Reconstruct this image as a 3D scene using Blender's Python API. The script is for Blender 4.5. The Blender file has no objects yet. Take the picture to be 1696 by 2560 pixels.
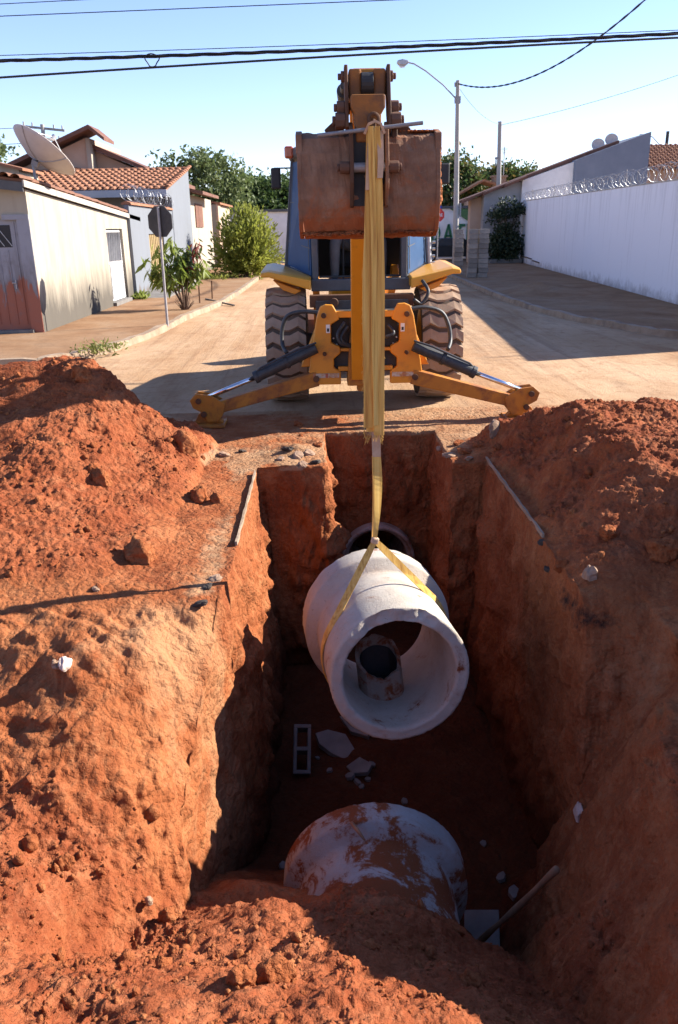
import bpy, bmesh, math, random
import numpy as np
from mathutils import Vector, Matrix, Euler
random.seed(7)
rng = np.random.default_rng(11)
R = math.radians
scene = bpy.context.scene
C = scene.collection

# ------------------------------------------------------------------ camera, sky, sun, exposure
P, RO, YW = R(19.5), R(1.1), R(1.0)
fw = Vector((math.sin(YW)*math.cos(P), math.cos(YW)*math.cos(P), -math.sin(P)))
rt = Vector((math.cos(YW), -math.sin(YW), 0)); up = rt.cross(fw)
r2 = rt*math.cos(RO) - up*math.sin(RO); u2 = up*math.cos(RO) + rt*math.sin(RO)
cd = bpy.data.cameras.new('camera'); cam = bpy.data.objects.new('camera', cd); C.objects.link(cam)
m3 = Matrix((r2, u2, -fw)).transposed()
cam.matrix_world = Matrix.Translation((0, 0, 2.1)) @ m3.to_4x4()
cd.sensor_fit = 'HORIZONTAL'; cd.sensor_width = 36; cd.lens = 36*2000/1696
cd.dof.use_dof = True; cd.dof.focus_distance = 5.5; cd.dof.aperture_fstop = 9
cd.clip_start = .05; cd.clip_end = 3000
scene.camera = cam

SUN_EL = 29.5
SUN_AZ = 15.0            # degrees from +X towards +Y
world = bpy.data.worlds.new('World'); scene.world = world; world.use_nodes = True
wn = world.node_tree; wn.nodes.clear()
sky = wn.nodes.new('ShaderNodeTexSky'); sky.sky_type = 'NISHITA'; sky.sun_disc = False
sky.sun_elevation = R(SUN_EL); sky.sun_rotation = R(90 - SUN_AZ)
sky.altitude = 600; sky.air_density = 1.0; sky.dust_density = 0.0; sky.ozone_density = 1.6
bg = wn.nodes.new('ShaderNodeBackground'); bg.inputs['Strength'].default_value = .072
wo = wn.nodes.new('ShaderNodeOutputWorld')
wb_ = wn.nodes.new('ShaderNodeMixRGB'); wb_.blend_type = 'MULTIPLY'; wb_.inputs[0].default_value = 1; wb_.inputs[2].default_value = (.95, .925, 1.14, 1)
wn.links.new(sky.outputs[0], wb_.inputs[1]); wn.links.new(wb_.outputs[0], bg.inputs[0]); wn.links.new(bg.outputs[0], wo.inputs[0])
sd = bpy.data.lights.new('sun', 'SUN'); sd.energy = 4.2; sd.angle = R(.5); sd.color = (1, .93, .82)
sun = bpy.data.objects.new('sun', sd); C.objects.link(sun)
L = Vector((math.cos(R(SUN_EL))*math.cos(R(SUN_AZ)), math.cos(R(SUN_EL))*math.sin(R(SUN_AZ)), math.sin(R(SUN_EL))))
sun.rotation_euler = L.to_track_quat('Z', 'Y').to_euler()
sun.location = (20, 8, 15)
scene.view_settings.view_transform = 'Standard'; scene.view_settings.look = 'None'
scene.view_settings.exposure = 1.78; scene.view_settings.gamma = 1
scene.view_settings.use_curve_mapping = False
scene.render.engine = 'CYCLES'
scene.cycles.max_bounces = 6; scene.cycles.use_denoising = True

# ------------------------------------------------------------------ materials
class NT:
    def __init__(s, name):
        s.m = bpy.data.materials.new(name); s.m.use_nodes = True; s.t = s.m.node_tree
        s.b = s.t.nodes['Principled BSDF']; s.tc = None
    def n(s, typ, **kw):
        o = s.t.nodes.new('ShaderNode'+typ)
        for k, v in kw.items():
            if k.startswith('i_'):
                o.inputs[k[2:].replace('_', ' ')].default_value = v
            else: setattr(o, k, v)
        return o
    def l(s, a, b): s.t.links.new(a, b)
    def coord(s, stretch=(1, 1, 1), kind='Object', rot=(0, 0, 0)):
        tc = s.n('TexCoord'); mp = s.n('Mapping')
        mp.inputs['Scale'].default_value = stretch; mp.inputs['Rotation'].default_value = rot
        s.l(tc.outputs[kind], mp.inputs['Vector']); return mp.outputs[0]
    def noise(s, v, scale, detail=6, rough=.6, dist=0):
        n = s.n('TexNoise'); n.inputs['Scale'].default_value = scale; n.inputs['Detail'].default_value = detail
        n.inputs['Roughness'].default_value = rough; n.inputs['Distortion'].default_value = dist
        s.l(v, n.inputs['Vector']); return n.outputs['Fac']
    def ramp(s, f, stops):
        r = s.n('ValToRGB'); e = r.color_ramp.elements
        while len(e) < len(stops): e.new(.5)
        for i, (p, c) in enumerate(stops):
            e[i].position = p; e[i].color = (*c, 1) if len(c) == 3 else c
        s.l(f, r.inputs[0]); return r.outputs[0]
    def fac(s, f, a, b):
        r = s.n('MapRange'); r.inputs[1].default_value = a; r.inputs[2].default_value = b; r.clamp = True
        s.l(f, r.inputs[0]); return r.outputs[0]
    def mix(s, f, a, b, typ='MIX'):
        x = s.n('MixRGB', blend_type=typ)
        for i, v in enumerate((f, a, b)):
            if hasattr(v, 'links'): s.l(v, x.inputs[i])
            elif isinstance(v, (int, float)): x.inputs[i].default_value = v
            else: x.inputs[i].default_value = (*v, 1)
        return x.outputs[0]
    def mth(s, op, a, b=None):
        x = s.n('Math', operation=op)
        for i, v in enumerate((a, b)):
            if v is None: continue
            if hasattr(v, 'links'): s.l(v, x.inputs[i])
            else: x.inputs[i].default_value = v
        return x.outputs[0]
    def sep(s, v):
        x = s.n('SeparateXYZ'); s.l(v, x.inputs[0]); return x.outputs
    def bump(s, h, strength=.3, dist=.02, prev=None):
        b = s.n('Bump'); b.inputs['Strength'].default_value = strength; b.inputs['Distance'].default_value = dist
        s.l(h, b.inputs['Height'])
        if prev is not None: s.l(prev, b.inputs['Normal'])
        return b.outputs[0]
    def done(s, col, rough=.8, normal=None, metal=0, spec=.3):
        b = s.b
        if hasattr(col, 'links'): s.l(col, b.inputs['Base Color'])
        else: b.inputs['Base Color'].default_value = (*col, 1)
        if hasattr(rough, 'links'): s.l(rough, b.inputs['Roughness'])
        else: b.inputs['Roughness'].default_value = rough
        b.inputs['Metallic'].default_value = metal
        b.inputs['Specular IOR Level'].default_value = spec
        if normal is not None: s.l(normal, b.inputs['Normal'])
        return s.m

def mott(name, c1, c2, scale=4, rough=.8, bump=.3, bscale=40, bdist=.01, metal=0, spec=.3, stretch=(1, 1, 1), dirt=None, dscale=3, d0=.55, d1=.7):
    t = NT(name); v = t.coord(stretch)
    col = t.ramp(t.noise(v, scale), [(.3, c1), (.7, c2)])
    if dirt is not None:
        col = t.mix(t.fac(t.noise(v, dscale, 8, .65, .4), d0, d1), col, dirt)
    nb = t.bump(t.noise(v, bscale, 5), bump, bdist) if bump else None
    return t.done(col, rough, nb, metal, spec)

def soil_mat():
    t = NT('red_soil'); v = t.coord()
    at = t.n('VertexColor', layer_name='tint'); s = t.n('SeparateColor'); t.l(at.outputs[0], s.inputs[0])
    n1 = t.noise(v, 1.5, 6, .7, .5); n2 = t.noise(v, 9, 6, .7); n3 = t.noise(v, 60, 3, .7)
    red = t.ramp(n1, [(.28, (.175, .045, .017)), (.5, (.275, .085, .031)), (.72, (.36, .135, .054))])
    red = t.mix(t.mth('MULTIPLY', t.fac(n2, .5, .75), .6), red, (.33, .125, .053))
    red = t.mix(t.mth('MULTIPLY', t.fac(n3, .55, .8), .35), red, (.13, .034, .013))
    cr = t.ramp(t.noise(v, 2.2, 8, .7, .5), [(.3, (.23, .10, .045)), (.5, (.33, .185, .098)), (.72, (.41, .255, .15))])
    f = t.mth('ADD', s.outputs[0], t.mth('MULTIPLY', t.mth('SUBTRACT', n2, .5), .9))
    col = t.mix(t.fac(f, .35, .65), red, cr)
    f = t.mth('ADD', s.outputs[1], t.mth('MULTIPLY', t.mth('SUBTRACT', t.noise(v, 6, 6, .7), .5), 1.4))
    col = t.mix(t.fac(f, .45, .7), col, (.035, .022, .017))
    f = t.mth('ADD', s.outputs[2], t.mth('MULTIPLY', t.mth('SUBTRACT', t.noise(v, 4, 8, .7), .5), 1.2))
    col = t.mix(t.fac(f, .4, .75), col, (.36, .175, .085))
    col = t.mix(t.mth('MULTIPLY', t.fac(t.noise(v, 4.2, 6, .78, .8), .50, .66), .55), col, (.42, .185, .080))
    col = t.mix(t.mth('MULTIPLY', t.fac(t.noise(v, 3.1, 6, .78, .8), .55, .69), .4), col, (.14, .036, .015))
    col = t.mix(t.mth('MULTIPLY', t.fac(t.noise(v, 90, 2, .8), .60, .74), .5), col, (.08, .022, .010))
    col = t.mix(t.mth('MULTIPLY', t.fac(t.noise(v, 75, 2, .8), .64, .78), .5), col, (.46, .26, .15))
    col = t.mix(t.mth('MULTIPLY', at.outputs[1], .85), col, (.86, .74, .80), 'MULTIPLY')
    # shade low in the trench, painted into the soil colour as a darker tone
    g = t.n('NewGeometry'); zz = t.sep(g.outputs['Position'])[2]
    pit_shade = t.fac(t.mth('ADD', zz, t.mth('MULTIPLY', t.mth('SUBTRACT', n1, .5), .35)), -1.25, -1.9)
    col = t.mix(t.mth('MULTIPLY', pit_shade, .80), col, (.030, .0085, .0045))
    nd = t.n('TexNoise'); nd.inputs['Scale'].default_value = 11; nd.inputs['Detail'].default_value = 2; t.l(v, nd.inputs['Vector'])
    vd = t.n('VectorMath', operation='MULTIPLY_ADD'); t.l(nd.outputs['Color'], vd.inputs[0]); vd.inputs[1].default_value = (.09, .09, .09); t.l(v, vd.inputs[2])
    nb = t.bump(n2, .5, .03)
    for sc, st, di in ((24, .65, .025),):
        vo = t.n('TexVoronoi', feature='F1'); vo.inputs['Scale'].default_value = sc; t.l(vd.outputs[0], vo.inputs['Vector'])
        nb = t.bump(t.mth('MULTIPLY', vo.outputs['Distance'], -1.0), st, di, nb)
    nb = t.bump(t.noise(v, 140, 2, .75), .7, .006, t.bump(n3, .8, .014, nb))
    return t.done(col, .95, nb, 0, .1)

def road_mat():
    t = NT('dusty_road'); v = t.coord(); vs = t.coord((1, .25, 1))
    n1 = t.noise(vs, .5, 8, .65, .6); n2 = t.noise(v, 1.6, 8, .7, .3); n3 = t.noise(v, 30, 5, .7)
    col = t.ramp(n1, [(.28, (.27, .13, .062)), (.42, (.38, .235, .13)), (.6, (.48, .325, .20)), (.74, (.28, .205, .145))])
    col = t.mix(t.mth('MULTIPLY', t.fac(n2, .5, .75), .55), col, (.25, .115, .055))
    col = t.mix(t.mth('MULTIPLY', t.fac(t.noise(vs, 1.1, 8, .7, 1), .58, .72), .45), col, (.13, .095, .072))
    vt = t.coord((1, .03, 1))
    tr = t.noise(vt, 3.0, 5, .7, .2)
    col = t.mix(t.mth('MULTIPLY', t.fac(tr, .53, .68), .45), col, (.20, .105, .058))
    col = t.mix(t.mth('MULTIPLY', t.fac(t.noise(v, 5.5, 9, .75, .4), .53, .66), .5), col, (.21, .10, .05))
    col = t.mix(t.mth('MULTIPLY', t.fac(t.noise(v, 26, 6, .75), .56, .72), .5), col, (.15, .09, .055))
    return t.done(col, .95, t.bump(n3, .6, .02, t.bump(n2, .5, .05, t.bump(tr, .35, .05))), 0, .1)

def walk_mat():
    t = NT('dusty_pavement'); v = t.coord()
    n1 = t.noise(v, .7, 8, .65, .5); n2 = t.noise(v, 3, 8, .7)
    col = t.ramp(n1, [(.3, (.19, .095, .048)), (.5, (.265, .155, .085)), (.7, (.30, .20, .125))])
    col = t.mix(t.mth('MULTIPLY', t.fac(n2, .5, .75), .6), col, (.15, .09, .055))
    col = t.mix(t.mth('MULTIPLY', t.fac(t.noise(v, 14, 8, .75), .52, .68), .5), col, (.12, .075, .048))
    return t.done(col, .95, t.bump(t.noise(v, 20, 6, .7), .4, .02), 0, .1)

def pipe_mat(name, d0, d1, dscale, base=((.37, .325, .272), (.50, .45, .385)), up=0):
    t = NT(name); v = t.coord()
    col = t.ramp(t.noise(v, 3.5, 8, .6, .2), [(.3, base[0]), (.7, base[1])])
    col = t.mix(t.mth('MULTIPLY', t.fac(t.noise(v, 14, 8, .7), .55, .75), .35), col, (.30, .27, .24))
    col = t.mix(t.mth('MULTIPLY', t.fac(t.noise(v, 2.2, 7, .65), .52, .75), .4), col, (.42, .29, .20))
    dn = t.noise(v, dscale, 9, .68, .6)
    if up:
        g = t.n('NewGeometry'); z = t.sep(g.outputs['Normal'])[2]
        pz = t.sep(g.outputs['Position'])[1]
        dn = t.mth('ADD', dn, t.mth('MULTIPLY', t.fac(z, .6, 1.0), .055))
        dn = t.mth('ADD', dn, t.mth('MULTIPLY', t.fac(pz, 3.72, 3.15), .07))
    dn = t.mth('ADD', dn, t.mth('MULTIPLY', t.mth('SUBTRACT', t.noise(v, 32, 6, .8), .5), .22))
    col = t.mix(t.mth('MULTIPLY', t.fac(dn, d0-.10, d1), .35), col, (.30, .15, .08))
    col = t.mix(t.fac(dn, d0, d1), col, (.19, .055, .02))
    col = t.mix(t.mth('MULTIPLY', t.fac(t.noise(v, 48, 3, .7), .64, .72), .7), col, (.16, .12, .095))
    nb = t.bump(t.noise(v, 70, 5, .8), .8, .008, t.bump(t.noise(v, 9, 5), .3, .02))
    return t.done(col, .9, nb, 0, .15)

def grimy_wall(name, c, grime_h=.75, zbase=.1, grime=(.09, .08, .07), streak=(.30, .24, .18), sa=.5):
    """plastered wall: damp rising from its foot, rain streaks from its top"""
    t = NT(name); g = t.n('NewGeometry'); p = g.outputs['Position']
    mp = t.n('Mapping'); mp.inputs['Scale'].default_value = (1, 1, .22); t.l(p, mp.inputs[0])
    z = t.sep(p)[2]
    col = t.mix(t.mth('MULTIPLY', t.fac(t.noise(mp.outputs[0], 2.5, 8, .65), .45, .75), sa), c, streak)
    col = t.mix(t.mth('MULTIPLY', t.fac(t.noise(p, .8, 6, .6, .4), .5, .7), .3), col, streak)
    zn = t.mth('ADD', t.mth('SUBTRACT', z, zbase), t.mth('MULTIPLY', t.mth('SUBTRACT', t.noise(mp.outputs[0], 3.5, 8, .7, .2), .5), 1.5))
    col = t.mix(t.mth('MULTIPLY', t.fac(zn, grime_h*1.1, grime_h*.3), .9), col, grime)
    return t.done(col, .9, t.bump(t.noise(p, 40, 5, .7), .3, .008), 0, .2)

def streak_wall(name, c):
    t = NT(name); g = t.n('NewGeometry'); p = g.outputs['Position']
    mp = t.n('Mapping'); mp.inputs['Scale'].default_value = (1, 1, .07); t.l(p, mp.inputs[0])
    z = t.sep(p)[2]
    s = t.noise(mp.outputs[0], 3.2, 6, .7)
    s = t.mth('ADD', s, t.mth('MULTIPLY', t.fac(z, 1.2, 3.4), .10))
    col = t.mix(t.mth('MULTIPLY', t.fac(s, .58, .82), .40), c, (.22, .19, .18))
    zn = t.mth('ADD', z, t.mth('MULTIPLY', t.noise(p, 3, 7, .7), .9))
    col = t.mix(t.mth('MULTIPLY', t.fac(zn, .85, .35), .8), col, (.14, .08, .05))
    return t.done(col, .85, t.bump(t.noise(p, 30, 5), .25, .008), 0, .2)

def paint_peel():
    t = NT('peeling_gate_paint'); g = t.n('NewGeometry'); p = g.outputs['Position']
    mp = t.n('Mapping'); mp.inputs['Scale'].default_value = (2.2, 2.2, .5); t.l(p, mp.inputs[0])
    z = t.sep(p)[2]
    f = t.mth('ADD', t.mth('MULTIPLY', t.mth('SUBTRACT', z, 1.0), .42), t.noise(mp.outputs[0], 2.2, 5, .6, .5))
    col = t.ramp(f, [(.50, (.30, .105, .065)), (.56, (.20, .19, .20)), (.8, (.28, .28, .31))])
    col = t.mix(t.mth('MULTIPLY', t.fac(t.noise(p, 5, 6), .55, .7), .4), col, (.14, .12, .12))
    return t.done(col, .65, t.bump(t.noise(p, 25), .15, .005), 0, .3)

def web_mat():
    t = NT('yellow_webbing'); v = t.coord((1, 1, .06)); v2 = t.coord((60, 60, .6))
    col = t.ramp(t.noise(v2, 1, 3, .5), [(.3, (.42, .21, .055)), (.5, (.62, .37, .095)), (.75, (.72, .48, .15))])
    col = t.mix(t.mth('MULTIPLY', t.fac(t.noise(v, 9, 6), .5, .75), .55), col, (.36, .17, .05))
    return t.done(col, .85, t.bump(t.noise(v2, 2, 2), .5, .004), 0, .15)

def leaf_mat(name, c1, c2, tr=.35):
    t = NT(name); oi = t.coord()
    col = t.ramp(t.noise(oi, 1.2, 5, .7), [(.3, c1), (.7, c2)])
    d = t.done(col, .55, None, 0, .35)
    tb = t.n('BsdfTranslucent'); t.l(col, tb.inputs[0]); mx = t.n('MixShader'); mx.inputs[0].default_value = tr
    t.l(t.b.outputs[0], mx.inputs[1]); t.l(tb.outputs[0], mx.inputs[2])
    t.l(mx.outputs[0], t.t.nodes['Material Output'].inputs[0]); return d

M = {}
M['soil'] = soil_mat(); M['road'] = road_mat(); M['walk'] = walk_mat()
M['ground'] = mott('dry_ground', (.18, .11, .065), (.27, .175, .105), .4, .95, .3, 8, .05)
M['kerb'] = mott('dusty_kerb', (.21, .14, .09), (.36, .27, .19), 2.5, .95, .5, 20, .03, dirt=(.14, .10, .08), dscale=1.2)
M['pipe'] = pipe_mat('concrete_pipe', .63, .70, 4.2)
M['pipe_dirty'] = pipe_mat('muddy_concrete_pipe', .535, .605, 4.2, ((.27, .26, .25), (.37, .355, .34)), up=1)
M['stub'] = pipe_mat('dirty_tube_concrete', .50, .62, 9, ((.20, .165, .135), (.31, .265, .225)))
M['pipe_far'] = pipe_mat('old_concrete_pipe', .5, .7, 5, ((.36, .27, .22), (.52, .42, .36)))
M['concrete'] = mott('grey_concrete', (.125, .115, .105), (.205, .19, .175), 5, .9, .5, 45, .01, dirt=(.17, .08, .045), d0=.6, d1=.8)
def block_mat():
    t = NT('grey_block'); v = t.coord(); oi = t.n('ObjectInfo')
    col = t.ramp(t.noise(v, 6), [(.3, (.24, .215, .19)), (.7, (.34, .31, .28))])
    col = t.mix(1.0, col, t.ramp(oi.outputs['Random'], [(0, (.62, .60, .58)), (1, (1.1, 1.06, 1.0))]), 'MULTIPLY')
    return t.done(col, .95, t.bump(t.noise(v, 50, 5), .5, .01), 0, .15)
M['block'] = block_mat()
M['orange'] = mott('orange_paint', (.58, .215, .010), (.66, .26, .014), 2.5, .42, .1, 30, .003, spec=.5, dirt=(.27, .10, .025), dscale=3.5, d0=.56, d1=.78)
M['orange_dirty'] = mott('muddy_orange_paint', (.36, .135, .014), (.44, .17, .02), 3, .6, .3, 30, .006, spec=.35, dirt=(.17, .055, .02), dscale=4, d0=.46, d1=.66)
M['yellow'] = mott('yellow_paint', (.60, .27, .018), (.66, .31, .025), 3, .38, .05, 30, .003, spec=.5, dirt=(.38, .18, .05), d0=.6, d1=.85)
M['rust'] = mott('rusty_steel', (.085, .043, .027), (.15, .078, .05), 4, .8, .4, 30, .006, spec=.3, dirt=(.155, .048, .02), dscale=2.4, d0=.50, d1=.68)
def bucket_mat():
    t = NT('clay_caked_steel'); v = t.coord(); g = t.n('NewGeometry'); zz = t.sep(g.outputs['Position'])[2]
    col = t.ramp(t.noise(v, 5, 8, .7, .3), [(.3, (.115, .064, .043)), (.5, (.20, .105, .062)), (.7, (.28, .165, .105))])
    f = t.mth('ADD', t.noise(v, 4.5, 9, .72, .5), t.mth('MULTIPLY', t.fac(zz, 2.36, 2.06), .22))
    col = t.mix(t.fac(f, .54, .68), col, (.27, .088, .034))
    col = t.mix(t.mth('MULTIPLY', t.fac(t.noise(v, 22, 5, .7), .58, .75), .5), col, (.32, .21, .145))
    return t.done(col, .85, t.bump(t.noise(v, 30, 6, .75), .6, .008, t.bump(t.noise(v, 6, 5), .3, .02)), 0, .25)
M['bucket'] = bucket_mat()
M['rust_dark'] = mott('dark_rusty_steel', (.055, .030, .02), (.13, .055, .022), 6, .75, .4, 40, .005)
M['rust_orange'] = mott('worn_orange_steel', (.20, .075, .018), (.30, .115, .022), 7, .65, .3, 35, .005, dirt=(.10, .05, .03), dscale=5, d0=.48, d1=.66)
M['steel_dark'] = mott('dark_steel', (.035, .032, .03), (.07, .06, .055), 8, .6, .2, 40, .004, spec=.4, dirt=(.16, .09, .05), d0=.58, d1=.8)
M['chrome'] = mott('chrome_rod', (.55, .56, .58), (.7, .7, .72), 3, .15, 0, 1, 0, 1, .5)
M['bar'] = mott('dull_steel_bar', (.20, .19, .19), (.30, .28, .27), 10, .55, .2, 60, .003, .4)
M['rubber'] = mott('dusty_rubber', (.05, .04, .035), (.13, .09, .065), 5, .9, .4, 40, .006, spec=.2, dirt=(.10, .065, .042), dscale=2.2, d0=.45, d1=.65)
M['lug'] = mott('worn_tread', (.27, .185, .125), (.38, .27, .19), 4, .95, .4, 40, .006, spec=.15)
M['hose'] = mott('black_hose', (.02, .02, .022), (.045, .045, .045), 20, .5, .1, 60, .003, spec=.4)
M['cabframe'] = mott('charcoal_cab_frame', (.055, .057, .062), (.085, .085, .088), 6, .55, .15, 40, .003, spec=.4, dirt=(.16, .11, .08), d0=.6, d1=.85)
M['cabblue'] = mott('blue_cab_panel', (.018, .052, .125), (.028, .075, .165), 2.5, .55, .08, 20, .003, spec=.2, dirt=(.08, .09, .125), dscale=4, d0=.6, d1=.9)
M['cabin_dark'] = mott('dark_interior', (.012, .012, .014), (.025, .024, .024), 6, .7, .1)
M['web'] = web_mat()
M['web_tan'] = mott('tan_webbing', (.42, .27, .17), (.52, .36, .24), 20, .85, .3, 80, .003)
M['wood'] = mott('worn_wood', (.15, .078, .042), (.29, .165, .095), 4, .8, .3, 30, .004, stretch=(4, 4, .5))
M['tile'] = mott('clay_tile', (.22, .09, .048), (.33, .155, .085), 1.3, .9, .3, 25, .01, dirt=(.12, .07, .05), dscale=1.1, d0=.55, d1=.8)
M['tile_dark'] = mott('dark_clay_tile', (.13, .065, .045), (.26, .12, .07), 1.3, .9, .3, 25, .01)
M['eavewood'] = mott('brown_eave_wood', (.11, .05, .035), (.19, .09, .06), 3, .8, .2)
M['cream'] = grimy_wall('stained_cream_plaster', (.37, .325, .255), 1.15, .1, (.07, .062, .053), (.24, .20, .155), .8)
M['cream2'] = grimy_wall('pale_cream_plaster', (.36, .31, .25), .3, .1, sa=.2)
M['pink'] = mott('peach_plaster', (.42, .28, .20), (.48, .33, .24), 1.2, .9, .2, 30, .006)
M['grey_wall'] = grimy_wall('blue_grey_plaster', (.165, .178, .20), .25, .1, (.11, .08, .06), (.14, .147, .16), .5)
M['grey_fascia'] = mott('pale_grey_fascia', (.33, .345, .385), (.38, .395, .43), 2, .8, .15)
M['fascia'] = mott('weathered_white_fascia', (.32, .29, .25), (.42, .39, .34), 3, .85, .2, 20, .01, stretch=(1, 1, .3), dirt=(.20, .17, .14), dscale=5, d0=.5, d1=.75)
M['white_wall'] = streak_wall('streaked_white_plaster', (.78, .76, .78))
M['white'] = mott('white_paint', (.60, .60, .60), (.70, .70, .70), 3, .6, .1)
M['slate'] = mott('slate_blue_plaster', (.13, .155, .205), (.16, .185, .235), 1.5, .85, .15, 30, .004)
M['mid_grey'] = mott('mid_grey_plaster', (.25, .24, .24), (.31, .30, .30), 1.5, .9, .15, 30, .004)
M['beige'] = mott('beige_gate_paint', (.24, .17, .075), (.28, .20, .10), 2, .7, .1)
M['peel'] = paint_peel()
M['black'] = mott('black_paint', (.02, .02, .022), (.035, .033, .033), 8, .6, .1)
M['signback'] = mott('dull_black_sign_back', (.028, .026, .028), (.06, .055, .055), 4, .6, .1, 30, .003, dirt=(.12, .09, .07), d0=.6, d1=.8)
M['galv'] = mott('galvanised_steel', (.36, .36, .37), (.5, .5, .5), 6, .5, .15, 40, .002, .6, .5)
M['razor'] = mott('razor_wire_steel', (.30, .30, .31), (.45, .45, .46), 9, .45, 0, 1, 0, .9, .5)
M['post'] = mott('dull_steel_post', (.26, .25, .26), (.36, .34, .33), 6, .6, .2, 40, .003, .3)
M['cpole'] = mott('concrete_pole', (.30, .28, .25), (.40, .37, .34), 1.5, .9, .3, 20, .01)
M['dish'] = mott('faded_dish', (.42, .37, .34), (.52, .46, .42), 2.5, .7, .1)
M['wire'] = mott('black_cable', (.012, .012, .016), (.02, .02, .026), 3, .6, 0)
M['wire_thin'] = mott('grey_cable', (.16, .17, .22), (.2, .21, .26), 3, .6, 0)
M['red'] = mott('red_sign_paint', (.55, .04, .03), (.62, .06, .045), 2, .5, 0)
M['green'] = mott('green_letter_paint', (.02, .11, .055), (.03, .14, .07), 2, .6, 0)
M['greenroof'] = mott('green_metal_roof', (.06, .13, .05), (.08, .16, .07), 2, .6, 0)
M['trunk'] = mott('bark', (.10, .065, .045), (.17, .11, .08), 6, .95, .5, 25, .02)
M['leaf_dark'] = leaf_mat('dark_green_leaf', (.045, .08, .022), (.105, .15, .042), .35)
M['leaf_mid'] = leaf_mat('olive_leaf', (.075, .115, .035), (.17, .20, .075), .35)
M['leaf_bright'] = leaf_mat('bright_leaf', (.12, .17, .025), (.26, .30, .06), .45)
M['leaf_bush'] = leaf_mat('yellow_green_leaf', (.15, .18, .028), (.31, .32, .062), .5)
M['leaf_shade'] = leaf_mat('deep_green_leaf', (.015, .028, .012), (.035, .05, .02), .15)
M['leaf_brown'] = leaf_mat('dry_leaf', (.13, .10, .03), (.22, .16, .05), .3)
M['leaf_red'] = leaf_mat('red_young_leaf', (.16, .03, .02), (.24, .06, .03), .3)
M['grass'] = leaf_mat('kerb_grass', (.12, .14, .03), (.22, .22, .06), .3)
M['skin'] = mott('skin', (.30, .17, .11), (.36, .21, .14), 6, .55, .05)
M['trousers'] = mott('charcoal_trousers', (.10, .092, .09), (.14, .13, .125), 10, .9, .3, 60, .004)
M['shirt'] = mott('blue_shirt', (.02, .035, .22), (.035, .06, .32), 6, .85, .2, 60, .004)
M['glass'] = mott('dark_window_glass', (.02, .025, .03), (.03, .035, .04), 2, .08, 0, 1, 0, 0, .6)
M['decal'] = mott('white_decal', (.7, .68, .64), (.78, .76, .72), 12, .5, 0)
M['decal_worn'] = mott('worn_decal', (.42, .30, .20), (.55, .46, .36), 30, .6, .2, dirt=(.42, .17, .05), dscale=14, d0=.45, d1=.6)
M['red_worn'] = mott('worn_red_decal', (.32, .06, .04), (.40, .14, .08), 30, .6, .2, dirt=(.42, .20, .08), dscale=14, d0=.5, d1=.65)
M['tail'] = mott('red_lamp_lens', (.32, .05, .02), (.42, .09, .03), 3, .25, 0, spec=.6)
M['lens'] = mott('clear_lamp_lens', (.6, .6, .58), (.7, .7, .68), 3, .2, 0, spec=.6)
M['paper'] = mott('crumpled_paper', (.42, .32, .26), (.55, .45, .39), 9, .85, .3)
M['asphalt'] = mott('broken_asphalt', (.030, .024, .020), (.08, .06, .048), 8, .9, .6, 40, .01)
M['stone'] = mott('pale_stone', (.22, .13, .08), (.34, .23, .16), 6, .9, .5, 30, .01)

# ------------------------------------------------------------------ mesh helpers
ORI = {}
def link(o, parent=None):
    C.objects.link(o)
    if parent is not None: o.parent = parent
    return o
def tag(o, label=None, cat=None, group=None, kind=None):
    if label: o['label'] = label
    if cat: o['category'] = cat
    if group: o['group'] = group
    if kind: o['kind'] = kind
    return o
def thing(name, label, cat, loc=(0, 0, 0), group=None, rz=0):
    o = bpy.data.objects.new(name, None); link(o); o.location = loc; o.rotation_euler.z = rz
    o.empty_display_size = .2; ORI[o.name] = Vector(loc)
    return tag(o, label, cat, group)

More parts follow.
